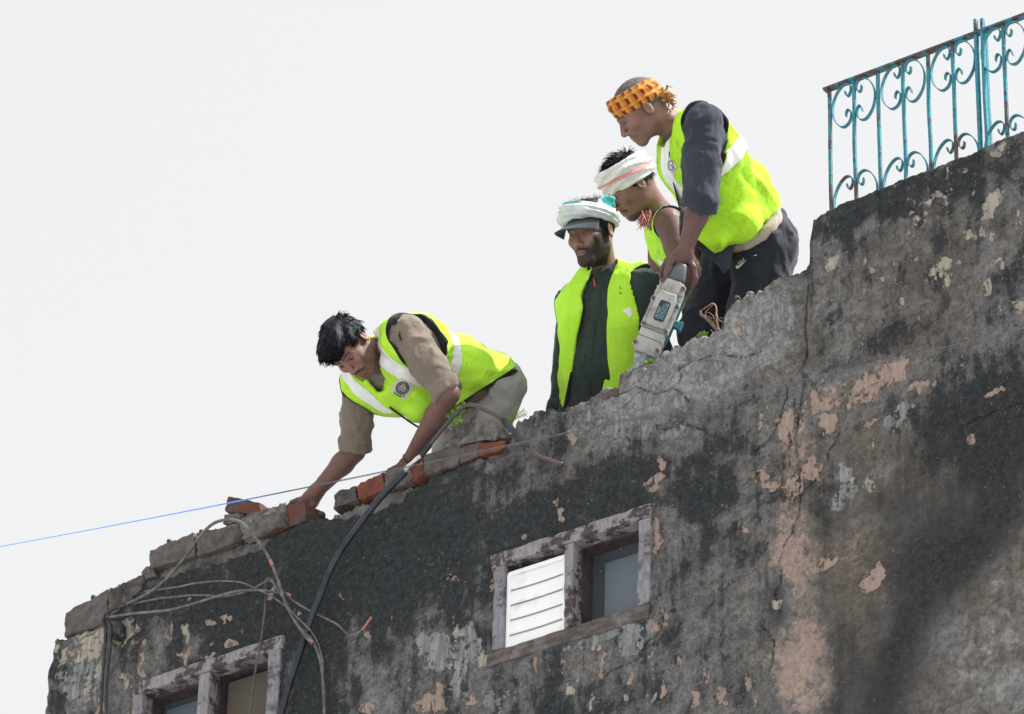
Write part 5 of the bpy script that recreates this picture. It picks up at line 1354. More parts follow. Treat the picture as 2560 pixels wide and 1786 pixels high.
# ------------------------------------------------------------------ worker bending over the parapet, bare headed
def worker_bending():
    H = Head(J(873, 868, 16.12), (-.092, -.724, .70), (.64, .5, .6), .95)
    Lc = nrm(V3((.56, .56, .61))); Lp = nrm(V3((.45, .5, .74)))
    j = dict(N=J(940, 898, 16.24), C=J(1000, 912, 16.3), W=J(1120, 945, 16.42), Pv=J(1212, 990, 16.52), Lc=Lc, Lp=Lp,
             SL=J(1018, 838, 16.14), SR=J(900, 962, 16.36), EL=J(1122, 985, 16.06), ER=J(886, 1128, 16.42), WL=J(1018, 1162, 16.32), WR=J(788, 1232, 16.44))
    dn = np.array([0, 0, -1.0])
    j['HL'] = j['Pv'] + .08 * Lp; j['HR'] = j['Pv'] - .08 * Lp
    j['KL'] = J(1190, 1180, 16.42); j['KR'] = J(1110, 1200, 16.62)
    j['AL'] = j['KL'] + dn * .38 + V3((.1, 0, -.12)); j['AR'] = j['KR'] + dn * .36 + V3((.1, 0, -.14))
    p = Person('bareheaded worker in taupe shirt and vest bending over the parapet to grip a brick', H, (.25, .132, .1),
               dict(stubble=.55, mous=.85, open=1), j, V3((-.7, 0, .3)))
    A = nrm(j['N'] - j['W']); f = nrm(np.cross(Lc, A)); f = f if f @ V3((0, -1, .5)) > 0 else -f
    def rhand(S):
        d = 16.44
        for q in ((772, 1244), (782, 1256)): S.cone(J(790, 1230, d), J(*q, d), .026, .024, .015)
        S.cone(J(772, 1244, d), J(757, 1258, d + .01), .022, .018, .012)
        for (a, b, c, e) in (((764, 1244), (744, 1250), (728, 1256), .02), ((758, 1250), (738, 1256), (722, 1264), .04), ((762, 1258), (742, 1264), (726, 1272), .06), ((768, 1266), (750, 1274), (736, 1284), .08)):
            S.cone(J(*a, d + e * .6), J(*b, d + e), .0105, .0095, .006); S.cone(J(*b, d + e), J(*c, d + e + .02), .0095, .0085, .004)
        S.cone(J(784, 1262, d - .02), J(772, 1284, d - .02), .0125, .0105, .008); S.cone(J(772, 1284, d - .02), J(762, 1298, d + .0), .0105, .009, .004)
    p.body([rhand, lambda S: hand(S, j['WL'], V3((-.25, -.85, -.5)), V3((-.3, .3, .9)), V3((-.8, .3, .2)), .8)], fine=[J(770, 1262, 16.44)])
    # shirt with rolled sleeves
    S = Shape(); torso(S, j['N'], j['C'], j['W'], j['Pv'], Lc, Lp, j['SL'], j['SR'], .001)
    sleeve(S, j['SL'], j['EL'], j['WL'], 1.0, (.073, .064, .056, .054)); sleeve(S, j['SR'], j['ER'], j['WR'], .97, (.062, .058, .054, .052))
    up = A; cn = j['N'] + up * .0
    ring_collar(S, cn, up, Lc, f, .064, .013, .03, gap=.08)
    S.cone(j['N'] + up * .08 + f * .06, j['N'] - up * .05 + f * .13, .05, .02, .01, True)
    hp = J(1270, 950, 16.4); S.ops.append((planefn(hp + V3((.05, -.06, 0)), V3((.6, -.8, 0))), hp - .6, hp + .6, .004, True))
    sh, V, Q = p.cloth('shirt', S, M_TAUPE, .011, 31, axis=None, freq=17)
    for nm, pts, w in (('cuff_seam', [[(1072, 960), (1090, 970), (1112, 958), (1126, 945)], [(1085, 985), (1105, 985), (1130, 966)]], 1.6),):
        decal_lines(nm, (V, Q), pts, w, M_BLACKT, sh, .002) if False else None
    # trousers
    tr, V, Q = p.trousers(M_KHAKI, g=.018, seed=8, amp=.012, top=.09, cut=pxfun(lambda x, y: 14 - line_sd(x, y, (1274, 934), (1056, 1075))))
    p.shoes()
    # vest
    S = Shape(); torso(S, j['N'], j['C'], j['W'], j['Pv'], Lc, Lp, j['SL'], j['SR'], .026)
    S.cone(j['C'] + f * .08 - Lc * .04, J(1046, 1030, 16.28), .06, .035, .06); S.cone(J(1046, 1030, 16.28), J(1125, 1000, 16.34), .035, .05, .06); S.cone(j['W'] - f * .03, J(1236, 955, 16.52), .10, .088, .06)
    S.cone(j['C'] - f * .05, J(1150, 885, 16.48), .09, .075, .06)
    arm = {'L': (j['SL'] + Lc * .02 - A * .005, j['SL'] + (j['EL'] - j['SL']) * .8 + Lc * .05, .088, .094), 'R': (j['SR'] - Lc * .03, j['SR'] + (j['ER'] - j['SR']) * .8 - Lc * .03, .078, .09)}
    for a in arm: S.cone(*arm[a], .004, True)
    neckc = j['N'] + A * .04
    nk = lambda X, Y, Z: np.sqrt((X - neckc[0]) ** 2 + (Y - neckc[1]) ** 2 + (Z - neckc[2]) ** 2) - .098
    S.func(nk, neckc - .1, neckc + .1, .004, True)
    vq = [(898, 925), (918, 962), (943, 988), (960, 978), (962, 950), (948, 900), (915, 890)]
    vf = pxfun(lambda x, y: poly_sd(x, y, vq)); S.func(vf, j['C'] - .3, j['C'] + .3, .004, True)
    hemf = pxfun(lambda x, y: -line_sd(x, y, (1278, 934), (1050, 1078)) * -1.0)
    S.func(pxfun(lambda x, y: line_sd(x, y, (1274, 934), (1056, 1075))), j['Pv'] - .7, j['Pv'] + .7, .004, True)
    ve, V, Q = p.cloth('vest', S, M_VEST, .021, 41, axis=A + f * .3, freq=8)
    ed = {a: cone_d(V, *arm[a]) for a in arm}
    x, y = spx(V)
    for a in ed: p.piece('armhole_trim', V, Q, [.0075 - ed[a]], M_TRIM, ve)
    he = -line_sd(x, y, (1274, 934), (1056, 1075)) * -1
    p.piece('hem_trim', V, Q, [.009 * PX - np.abs(he)], M_TRIM, ve)
    sl = pdist(V, j['C'], Lc); ax = pdist(V, j['C'], A); fr = (V - j['C']) @ f
    p.piece('reflective_stripe', V, Q, [.029 - np.abs(sl - .088 + .10 * np.clip(-ax, 0, 1)), ax + .105, .012 - 0 * sl, ed['L'] - .011], M_REFL, ve, .0022)
    p.piece('reflective_stripe', V, Q, [.026 - np.abs(ax + .13), ed['L'] - .011, ed['R'] - .011], M_REFL, ve, .0026)
    p.piece('reflective_stripe', V, Q, [.026 - np.abs(sl + .115), ax + .0, ed['R'] - .011, fr * 0 + 1], M_REFL, ve, .0022)
    decal_lines('front_zip', (V, Q), [[(974, 1018), (995, 1034), (1020, 1052), (1040, 1065), (1056, 1074)]], 5.0, M_TRIM, ve, .004)
    # badge with a round seal
    bd = decal_grid('badge', (V, Q), [(998, 942), (1037, 963), (1014, 1000), (975, 978)], M_BADGE, ve, off=.0032)
    o_, e1, e2 = np.array((1006, 971.)), np.array((17., 9.3)), np.array((-10., 16.5))
    circ = lambda r, n=26, a0=0, a1=2 * math.pi: [tuple(o_ + e1 * r * math.cos(t) + e2 * r * math.sin(t)) for t in np.linspace(a0, a1, n)]
    ln = lambda *p_: [tuple(o_ + e1 * a + e2 * b) for a, b in p_]
    decal_lines('seal_print', (V, Q), [circ(.82), circ(.6)], 2.0, M_INK, bd, .006)
    decal_lines('seal_print', (V, Q), [ln((-.4, -.35), (.4, -.35)), ln((.4, -.35), (.38, .2), (0, .5), (-.38, .2), (-.4, -.35)), ln((0, -.35), (0, .48)), ln((-.38, .05), (.38, .05))] +
                [[tuple(o_ + (e1 * math.cos(t) + e2 * math.sin(t)) * .66), tuple(o_ + (e1 * math.cos(t) + e2 * math.sin(t)) * .77)] for t in np.linspace(0, 2 * math.pi, 22)], 1.5, M_INK, bd, .006)
    decal_lines('seal_ribbon_print', (V, Q), [ln((-.6, .98), (-.2, 1.12), (.3, 1.08), (.7, .8)), ln((-.62, .86), (-.5, 1.15)), ln((.66, .7), (.85, .95)), ln((-.1, 1.0), (.1, 1.2)), ln((.25, .98), (.4, 1.15))], 1.8, M_INK, bd, .006)
    # hair: solid mass plus locks
    S = hair_cap(H, 0, .008, front=.040, side=.0, back=-.062)
    S.ell(H.w(.02, .05, .085), H.axes(), (.048, .046, .03), .02); S.ell(H.w(-.03, .045, .082), H.axes(), (.042, .046, .03), .02)
    ho, V, Q = p.cloth('hair', S, M_HAIR, .010, 3, h=.0045, freq=34, axis=H.f)
    rg = np.random.default_rng(8); comb_hair(p, H, V, Q, ho, 1500, .012, .030, 9, .09)
    fr_ = [H.w(t, .082, .055 + .02 * rg.random()) for t in rg.uniform(-.06, .06, 80)]
    strands('fringe', fr_, [H.f * .35 - H.u * .7 + H.l * rg.normal(.1, .35) for _ in fr_], .022, M_HAIR, ho, .0019, .2, 10, .5)
    # red thread with a pendant at the neck, threads at the wrists
    nc = H.w(0, .01, -.125); th = []
    for t in np.linspace(-.5, math.pi + .5, 22): th.append(j['N'] + A * .042 + .058 * (math.cos(t) * Lc + math.sin(t) * f) + A * (-.012 * math.sin(t)))
    v, fc = tube(th, .0032, 6); ne = mesh('neck_thread', v, fc, M_REDT, p.root)
    c = th[14]; v, fc = tube([c, c + V3((.0, -.008, .012)), c + V3((.0, -.018, .014))], [.003, .006, .003], 8); mesh('pendant', v, fc, M_TAPE, ne)
    def wristband(c0, ax_, r, mat, rr=.0026):
        a_ = nrm(ax_); u_ = nrm(np.cross(a_, [0, 0, 1.])); w_ = np.cross(a_, u_)
        P = [c0 + r * (math.cos(t) * u_ + math.sin(t) * w_) + a_ * .005 * math.sin(2 * t) for t in np.linspace(0, 2 * math.pi, 20)]
        v, fc = tube(P, rr, 6); return mesh('wrist_thread', v, fc, mat, p.root)
    d_ = j['WR'] - j['ER']; wristband(j['WR'] - d_ * .07, d_, .0295, M_REDT); wristband(j['WR'] - d_ * .02, d_, .029, M_COPP)
    d_ = j['WL'] - j['EL']; wristband(j['WL'] - d_ * .08, d_, .0305, M_INK, .002)
    return p
BEND = worker_bending()

# ------------------------------------------------------------------ worker holding the breaker (orange check headband)
def worker_breaker():
    H = Head(J(1601, 276, 16.05), (-.76, -.62, .18), (.2, .05, .98), .94)
    Lc = nrm(V3((.30, -.05, .95))); Lp = nrm(V3((.2, -.05, .97)))
    j = dict(N=J(1692, 322, 16.1), C=J(1742, 396, 16.14), W=J(1828, 510, 16.22), Pv=J(1888, 606, 16.3), Lc=Lc, Lp=Lp,
             SL=J(1756, 306, 15.96), SR=J(1706, 330, 16.28), EL=J(1752, 506, 15.9), ER=J(1742, 505, 16.3), WL=J(1712, 628, 15.93), WR=J(1732, 655, 16.12))
    dn = np.array([0, 0, -1.0])
    j['HL'] = j['Pv'] + .09 * Lp + V3((.02, -.03, 0)); j['HR'] = j['Pv'] - .08 * Lp + V3((-.06, -.03, 0))
    j['KL'] = J(1868, 850, 16.12); j['KR'] = J(1762, 830, 16.34)
    j['AL'] = j['KL'] + dn * .40 + V3((.02, 0, -.03)); j['AR'] = j['KR'] + dn * .40 + V3((.06, 0, -.06))
    p = Person('worker in navy shirt with orange checked headband leaning on the grey electric breaker', H, (.21, .115, .093),
               dict(stubble=.15, mous=.35, open=1, teeth=1), j, V3((-.8, 0, .2)), jaw=.95)
    A = nrm(j['N'] - j['W']); f = nrm(np.cross(Lc, A)); f = f if f @ V3((-1, -1, 0)) > 0 else -f
    def lhand(S):
        d = 15.93
        S.cone(J(1712, 628, d), J(1694, 648, d), .027, .028, .015); S.cone(J(1712, 632, d), J(1726, 652, d + .01), .026, .022, .015); S.cone(J(1704, 642, d), J(1682, 650, d - .01), .028, .022, .015)
        ch = lambda pts, r: S.chain([J(*q) for q in pts], list(np.linspace(r, r * .8, len(pts))), .005)
        ch([(1688, 640, d - .02), (1674, 656, d - .05), (1667, 680, d - .055), (1664, 702, d - .045)], .0135)
        ch([(1684, 642, d - .0), (1668, 652, d - .01), (1656, 672, d - .01), (1653, 692, d + .01)], .0118)
        ch([(1720, 648, d - .0), (1734, 668, d - .012), (1738, 694, d - .012), (1729, 718, d + .0)], .0122)
        ch([(1722, 646, d + .01), (1740, 662, d + .015), (1746, 686, d + .015), (1738, 708, d + .02)], .0108)
        ch([(1722, 640, d + .03), (1742, 654, d + .04), (1748, 674, d + .04), (1743, 694, d + .045)], .01)
    p.body([lhand, lambda S: hand(S, j['WR'], V3((-.3, -.9, 0)), V3((.5, .2, -.8)), V3((-.5, .3, .6)), .9)], fine=[J(1690, 668, 15.93)])
    S = Shape(); torso(S, j['N'], j['C'], j['W'], j['Pv'], Lc, Lp, j['SL'], j['SR'], .001)
    sleeve(S, j['SL'], j['EL'], j['WL'], 1.16, (.07, .067, .062, .058)); sleeve(S, j['SR'], j['ER'], j['WR'], 1.5, (.07, .066, .06, .05))
    S.cone(j['W'] + f * .05, J(1806, 640, 16.1), .06, .03, .04); S.cone(J(1806, 640, 16.1), J(1812, 672, 16.08), .028, .012, .02)
    S.cone(j['W'], J(1935, 548, 16.35), .075, .045, .04)
    S.cone(j['N'] + A * .1 + f * .05, j['N'] - A * .03 + f * .12, .05, .015, .01, True)
    hem = [(1740, 590), (1812, 690), (1840, 606), (1900, 560), (1975, 575), (2020, 560), (2100, 900), (1700, 900)]
    S.func(pxfun(lambda x, y: poly_sd(x, y, hem)), j['Pv'] - .6, j['Pv'] + .6, .004, True)
    sh, V, Q = p.cloth('shirt', S, M_NAVY, .012, 51, freq=15)
    # trousers, cream undershirt band, print
    tr, V, Q = p.trousers(M_TRACK, g=.03, seed=18, amp=.012, top=.075, kneeg=.032)
    upv = nrm(j['W'] - j['Pv']); tv = pdist(V, j['Pv'], upv); x, y = spx(V)
    S = Shape(); S.chain([j['Pv'] - .07 * Lp + upv * .085, j['Pv'] + .07 * Lp + upv * .085], [.128, .128], .05); q0 = j['Pv'] + upv * .112; q1 = j['Pv'] + upv * .074
    S.ops.append((planefn(q0, upv), q0 - .3, q0 + .3, .004, True)); S.ops.append((planefn(q1, -upv), q1 - .3, q1 + .3, .004, True))
    p.cloth('undershirt', S, M_CREAM, .004, 19)
    tv_, tf_ = text_shapes('NIKE', 1.0, 0.25); ctr = np.array((1852.5, 656.5)); e1 = np.array((math.cos(.62), -math.sin(.62))); e2 = np.array((-math.sin(.62) * 0 - .3, -.95))
    P = decal_pts((V, Q), [ctr + e1 * a * 9.2 + e2 * b * 15 for a, b in tv_], .004); mesh('brand_print', P, tf_, M_WHITE, tr)
    sw = [(1839.5, 664), (1838.8, 669), (1841, 672.5), (1846, 671.5), (1856, 662), (1867.5, 648.5), (1853, 660.5), (1847, 664.5), (1843.5, 665.5), (1842, 663)]
    P = decal_pts((V, Q), sw, .004); mesh('swoosh_print', P, [tuple(range(len(sw)))], M_WHITE, tr, smooth=False)
    decal_lines('pocket_seam', (V, Q), [[(1876, 588), (1880, 606), (1886, 626), (1888, 640)]], 2.2, M_INK, tr, .002); decal_lines('pocket_tack', (V, Q), [[(1885, 640), (1892, 638)]], 1.6, M_WHITE, tr, .003)
    p.shoes()
    # vest
    S = Shape(); torso(S, j['N'], j['C'], j['W'], j['Pv'], Lc, Lp, j['SL'], j['SR'], .02)
    S.cone(j['C'] + f * .05, J(1782, 606, 16.08), .065, .03, .08); S.cone(J(1776, 600, 16.06), J(1856, 560, 16.06), .03, .06, .05); S.cone(j['W'] - f * .01, J(1910, 505, 16.3), .088, .056, .09)
    S.cone(j['C'] - f * .02, J(1868, 445, 16.2), .09, .072, .09); S.cone(J(1782, 610, 16.08), J(1800, 600, 16.02), .025, .03, .04)
    arm = {'L': (j['SL'] + Lc * .05 - A * .0, j['SL'] + (j['EL'] - j['SL']) * .5 + Lc * .07, .092, .08), 'R': (j['SR'] - Lc * .04, j['SR'] + (j['ER'] - j['SR']) * .6 - Lc * .05, .085, .09)}
    for a in arm: S.cone(*arm[a], .004, True)
    neckc = j['N'] + A * .035 + f * .02
    S.func(lambda X, Y, Z: np.sqrt((X - neckc[0]) ** 2 + (Y - neckc[1]) ** 2 + (Z - neckc[2]) ** 2) - .09, neckc - .09, neckc + .09, .004, True)
    hl = [(1700, 560), (1722, 590), (1750, 612), (1790, 646), (1870, 596), (1930, 545), (1968, 516), (1985, 470), (2100, 500), (2100, 900), (1650, 900), (1650, 560)]
    hemf = pxfun(lambda x, y: poly_sd(x, y, hl)); S.func(hemf, j['Pv'] - .7, j['Pv'] + .7, .004, True)
    ve, V, Q = p.cloth('vest', S, M_VESTD, .018, 61, axis=A, freq=7)
    x, y = spx(V); ed = {a: cone_d(V, *arm[a]) for a in arm}
    p.piece('armhole_trim', V, Q, [.0075 - ed['L']], M_TRIM, ve); he = poly_sd(x, y, hl)
    p.piece('hem_trim', V, Q, [6.5 - he, line_sd(x, y, (1840, 700), (1780, 560)) * -1], M_TRIM, ve)
    ax = pdist(V, j['C'], A); sl = pdist(V, j['C'], Lc); fr = (V - j['C']) @ f
    p.piece('reflective_stripe', V, Q, [.031 - np.abs(ax + .012 - .22 * np.clip(-fr, 0, .3) * 0), -fr + .05, ed['L'] - .011], M_REFL, ve)
    p.piece('reflective_stripe', V, Q, [.028 - np.abs(sl - .055), fr - .02, ed['L'] - .011, ax + .16], M_REFL, ve)
    p.piece('reflective_stripe', V, Q, [.030 - np.abs(ax + .10), fr - .08, ed['L'] - .011], M_REFL, ve, .0026)
    decal_lines('front_edge', (V, Q), [[(1672, 380), (1676, 420), (1684, 460), (1696, 510), (1706, 550)]], 3.0, M_TRIM, ve, .004)
    bd = decal_grid('badge', (V, Q), [(1668, 388), (1692, 415), (1684, 444), (1666, 424)], M_BADGE, ve, off=.004)
    decal_lines('seal_print', (V, Q), [[(1672 + 8 * math.cos(t) * .8 + 4, 414 + 12 * math.sin(t)) for t in np.linspace(0, 6.3, 18)], [(1680, 432), (1686, 424), (1684, 418)], [(1673, 414), (1680, 414)]], 1.6, M_INK, bd, .007)
    # cropped hair, headband with a knot behind
    S = hair_cap(H, 0, .004, front=.03, side=.0, back=-.05); p.cloth('hair', S, M_GREYHAIR, .001, 3, h=.0042, freq=60)
    m_ = wrap_material('orange_check_cloth', (.44, .165, .018), (.38, .12, .016), (.17, .014, .02), 'check')
    kn = H.w(.04, -.108, -.034)
    wrap(p, H, m_, z0=.010, z1=.094, rad=(.085, .108), tilt=(0.0, .16), bulge=.008, seed=12, nfold=5, ramp=.0022, stripe=lambda th, v, P: v * 0, name='headband')
    m_k = speckled('knotted_cloth', (.45, .2, .05), (.2, .07, .04), 60, .9, .6, .006, c3=(.5, .33, .15), sc3=30)
    S = Shape(); S.chain([H.w(.05, -.085, .012), H.w(.045, -.105, -.01), kn], [.011, .013, .010], .008); ko, V, Q = p.cloth('knot', S, m_k, .006, 7, h=.004, freq=60)
    rg = np.random.default_rng(3); rt = [kn + H.u * rg.normal(.012, .016) + H.f * rg.normal(0, .009) + H.l * rg.normal(0, .012) for _ in range(110)]
    strands('knot_fringe', rt, [-H.u * .55 - H.f * .5 + H.l * rg.normal(0, .8) + V3((0, -.4, 0)) + H.f * rg.normal(0, .5) for _ in rt], .026, m_k, ko, .0042, .5, 5, 1.6)
    return p
BREAK = worker_breaker()

# ------------------------------------------------------------------ worker behind, sleeveless, white and pink headcloth
def worker_pink():
    H = Head(J(1576, 464, 16.78), (-.73, -.6, .3), (.31, .08, .95), .98)
    Lc = nrm(V3((.32, -.06, .94))); Lp = Lc
    j = dict(N=J(1648, 540, 16.86), C=J(1706, 608, 16.9), W=J(1772, 700, 16.98), Pv=J(1822, 775, 17.05), Lc=Lc, Lp=Lp,
             SL=J(1672, 556, 16.71), SR=J(1650, 580, 17.05), EL=J(1722, 700, 16.6), ER=J(1660, 730, 17.0), WL=J(1738, 850, 16.45), WR=J(1640, 860, 16.8))
    dn = np.array([0, 0, -1.0])
    j['HL'] = j['Pv'] + .08 * Lp; j['HR'] = j['Pv'] - .08 * Lp
    j['KL'] = j['HL'] + dn * .38 + V3((-.12, 0, .1)); j['KR'] = j['HR'] + dn * .38 + V3((-.14, 0, .1)); j['AL'] = j['KL'] + dn * .4 + V3((.04, 0, -.04)); j['AR'] = j['KR'] + dn * .4 + V3((.04, 0, -.04))
    p = Person('bare armed worker with white and pink headcloth stooping behind the man with the breaker', H, (.205, .108, .087),
               dict(stubble=.12, mous=1.0, goatee=.75, open=1), j, V3((-.8, 0, .2)), jaw=.92)
    A = nrm(j['N'] - j['W']); f = nrm(np.cross(Lc, A)); f = f if f @ V3((-1, -1, 0)) > 0 else -f
    p.body([lambda S: hand(S, j['WL'], dn, V3((.3, 0, .9)), V3((-.9, 0, .2)), .6), lambda S: hand(S, j['WR'], dn, V3((.3, 0, -.9)), V3((-.9, 0, -.2)), .6)], armr=1.12)
    p.trousers(M_BLACKT, g=.02, top=.06); p.shoes()
    S = Shape(); torso(S, j['N'], j['C'], j['W'], j['Pv'], Lc, Lp, j['SL'], j['SR'], .004)
    S.cone(j['C'] + f * .03, J(1726, 726, 16.86), .05, .025, .06)
    S.cone(J(1716, 700, 16.86), J(1750, 690, 16.8), .03, .06, .05)
    arm = (j['SL'] + Lc * .045 + A * .004, j['SL'] + (j['EL'] - j['SL']) * .6 + Lc * .05, .082, .075); armr = (j['SR'] - Lc * .04, j['SR'] + (j['ER'] - j['SR']) * .6 - Lc * .04, .08, .08)
    S.cone(*arm, .004, True); S.cone(*armr, .004, True)
    neckc = j['N'] + A * .04 + f * .01; S.func(lambda X, Y, Z: np.sqrt((X - neckc[0]) ** 2 + (Y - neckc[1]) ** 2 + (Z - neckc[2]) ** 2) - .08, neckc - .08, neckc + .08, .004, True)
    pb = j['Pv'] - A * .02; S.ops.append((planefn(pb, -A), pb - .5, pb + .5, .004, True))
    ve, V, Q = p.cloth('vest', S, M_VESTD, .006, 71, axis=A, freq=9)
    ed = cone_d(V, *arm); p.piece('armhole_trim', V, Q, [.0085 - ed], M_TRIM, ve)
    sl = pdist(V, j['C'], Lc); fr = (V - j['C']) @ f; ax = pdist(V, j['C'], A)
    p.piece('reflective_stripe', V, Q, [.05 - np.abs(sl - .03), fr - .02, ed - .016, -ax + .02], M_REFL, ve)
    # hair and headcloth
    S = hair_cap(H, 0, .006, front=.05, side=-.012, back=-.066); ho, V, Q = p.cloth('hair', S, M_HAIR, .005, 4, h=.0045, freq=40)
    rg = np.random.default_rng(18); nh = vnormals(V, Q); xl, yl, zl = H.loc(V)
    comb_hair(p, H, V, Q, ho, 420, .108, .04, 19, .7)
    sel = rg.choice(np.flatnonzero((zl < .03) & (yl < -.03)), 260, replace=False)
    strands('nape_locks', V[sel] - nh[sel] * .004, nh[sel] * .15 - H.u * .9 - H.f * .1, .026, M_HAIR, ho, .0014, .0, 20, .4)
    m_ = wrap_material('white_pink_cloth', (.66, .66, .68), (.58, .58, .61), (.62, .26, .27), 'stripe')
    wrap(p, H, m_, z0=.002, z1=.104, rad=(.09, .112), tilt=(.0, .14), bulge=.016, seed=9, nfold=6, name='headcloth',
         stripe=lambda th, v, P: 1.2 * np.clip(1 - np.abs(v - .5 + .08 * np.sin(th)) / .1, 0, 1) + .6 * np.clip(1 - np.abs(v - .78) / .04, 0, 1) + .8 * np.clip(1 - np.abs(v - .34) / .04, 0, 1))
    # end of a red checked cloth hanging at the neck
    m_r = speckled('red_checked_cloth', (.52, .1, .12), (.66, .42, .42), 130, .9, .5, .004)
    S = Shape(); S.chain([J(1622, 530, 16.79), J(1614, 545, 16.77), J(1611, 560, 16.77)], [.008, .011, .009], .01); ko, V, Q = p.cloth('neck_cloth', S, m_r, .005, 8, h=.004, freq=60)
    rg = np.random.default_rng(13); rt = [J(1612 + rg.normal(0, 7), 540 + rg.normal(0, 5), 16.765 + rg.normal(0, .008)) for _ in range(90)]
    strands('cloth_fringe', rt, [V3((rg.normal(-.05, .2), -1, rg.normal(0, .2))) for _ in rt], .042, m_r, ko, .0042, .0, 6, .3)
    return p
PINK = worker_pink()

# ================================================================== the electric breaker
def breaker():
    M_BODY = speckled('dusty_grey_alloy', (0.4, 0.405, 0.395), (0.33, 0.33, 0.315), 14, 0.6, 0.25, 0.003, c3=(0.24, 0.21, 0.17), sc3=7)
    M_HOOD = speckled('slate_plastic', (0.07, 0.085, 0.1), (0.1, 0.12, 0.135), 12, 0.5, 0.15, 0.002)
    M_TEAL = speckled('teal_plastic', (0.02, 0.15, 0.19), (0.03, 0.2, 0.25), 12, 0.45, 0.1, 0.002)
    M_STEEL = speckled('scuffed_steel', (0.2, 0.23, 0.28), (0.42, 0.45, 0.48), 45, 0.45, 0.4, 0.003, 0.4)
    M_BOLT = speckled('rusty_bolt', (0.07, 0.045, 0.038), (0.13, 0.085, 0.065), 60, 0.7, 0.5, 0.002)
    M_PLATE = NT('navy_name_plate').done((0.014, 0.022, 0.036), 0.4)
    M_CYAN = NT('pale_blue_print').done((0.3, 0.55, 0.65), 0.5)
    T = nrm(V3((.394, .919, -.22))); N0 = V3((-.20, -.06, .97)); N = nrm(N0 - T * (N0 @ T)); Sd = np.cross(T, N); Sd = Sd if Sd @ RT > 0 else -Sd
    O = J(1612, 886, 15.84)
    P = lambda s, t, n: O + Sd * s + T * t + N * n
    root = empty('electric_breaker', P(0, -.2, 0), 'grey electric demolition breaker standing on the parapet in the worker\'s hands', 'power tool')
    def prism(name, prof, n0, n1, mat, bev=.006, par=root, seg=2):
        bm = bmesh.new(); a = [bm.verts.new(tuple(P(s, t, n0))) for s, t in prof]; b = [bm.verts.new(tuple(P(s, t, n1))) for s, t in prof]
        bm.faces.new(a); bm.faces.new(b[::-1])
        for i in range(len(prof)): k = (i + 1) % len(prof); bm.faces.new((a[i], b[i], b[k], a[k]))
        bmesh.ops.recalc_face_normals(bm, faces=bm.faces)
        o = from_bm(name, bm, mat, par, bevel=bev, seg=seg); return o
    def tap(name, secs, mat, bev=.006, par=root):
        """stack of rectangular sections (t, half width, n0, n1)"""
        bm = bmesh.new(); R = []
        for t, w, n0, n1 in secs: R.append([bm.verts.new(tuple(P(s, t, n))) for s, n in ((-w, n0), (w, n0), (w, n1), (-w, n1))])
        for a, b in zip(R, R[1:]):
            for i in range(4): k = (i + 1) % 4; bm.faces.new((a[i], a[k], b[k], b[i]))
        bm.faces.new(R[0][::-1]); bm.faces.new(R[-1]); bmesh.ops.recalc_face_normals(bm, faces=bm.faces)
        return from_bm(name, bm, mat, par, bevel=bev, seg=2)
    # two halves of the housing: grey front, teal rear
    tap('rear_housing', [(.06, .046, -.075, -.004), (.1, .052, -.085, -.004), (.26, .050, -.085, -.004), (.285, .042, -.07, -.004)], M_TEAL)
    hs = tap('front_housing', [(.088, .052, -.003, .022), (.12, .0545, -.003, .024), (.25, .052, -.003, .024), (.292, .038, -.003, .024)], M_BODY)
    tap('gear_case', [(-.004, .040, -.055, .03), (.012, .0445, -.062, .036), (.055, .0465, -.062, .038), (.0865, .0475, -.06, .034)], M_BODY, par=root)
    prism('case_joint', [(-.0465, .052), (.0465, .052), (.0465, .0545), (-.0465, .0545)], -.0605, .0385, M_BOLT, 0)
    prism('motor_cover', [(-.034, .100), (.034, .100), (.039, .12), (.039, .215), (.030, .24), (-.030, .24), (-.039, .215), (-.039, .12)], .0235, .044, M_BODY, .007)
    prism('motor_cover', [(-.031, .2), (.031, .2), (.034, .25), (.03, .292), (-.03, .292), (-.034, .25)], .0235, .036, M_BODY, .006)
    for s in (-1, 1):
        for t in (.155, .185, .225, .245):
            prism('cooling_rib', [(s * .0395, t), (s * .0525, t), (s * .0525, t + .007), (s * .0395, t + .007)], .024, .031, M_BODY, .002)
    # hood of the handle
    tap('handle_hood', [(.2925, .036, -.055, .034), (.318, .032, -.045, .034), (.345, .025, -.03, .03), (.366, .018, -.016, .024)], M_HOOD, .010)
    # bolts
    for s, t in ((-.044, .0985), (.044, .0985), (-.0465, .2), (.0465, .2), (-.041, .272), (.041, .272), (-.0435, .02), (.0435, .02)):
        n0 = .024 if t > .05 else .036
        bo = from_bm('bolt_boss', box_bm(P(s, t, n0 + .002), (Sd, T, N), (.0095, .0095, .006)), M_BODY, root, bevel=.004, seg=2)
        pth = [P(s, t, n0 + .0075), P(s, t, n0 + .0125)]; v, f = tube(pth, .0078, 8); b = mesh('bolt', v, f, M_BOLT, bo, smooth=False)
        v, f = tube([P(s, t, n0 + .0126), P(s, t, n0 + .0132)], .0036, 6); mesh('hex_socket', v, f, M_INK, b, smooth=False) if False else None
    # switch at the side
    tap('switch_box', [(.115, .012, -.06, -.02), (.17, .012, -.06, -.02)], M_TEAL)
    sw = from_bm('switch_plug', box_bm(P(.064, .150, -.03), (Sd, T, N), (.014, .014, .016)), M_TEAL, root, bevel=.003); from_bm('plug_rim', box_bm(P(.0795, .150, -.03), (Sd, T, N), (.004, .018, .019)), M_TEAL, root, bevel=.002)
    # nose, retainer and chisel
    v, f = tube([P(0, -.003, -.01), P(0, -.03, -.01), P(0, -.034, -.01), P(0, -.085, -.01), P(0, -.12, -.01)], [.036, .034, .030, .026, .018], 24); mesh('tool_holder', v, f, M_STEEL, root)
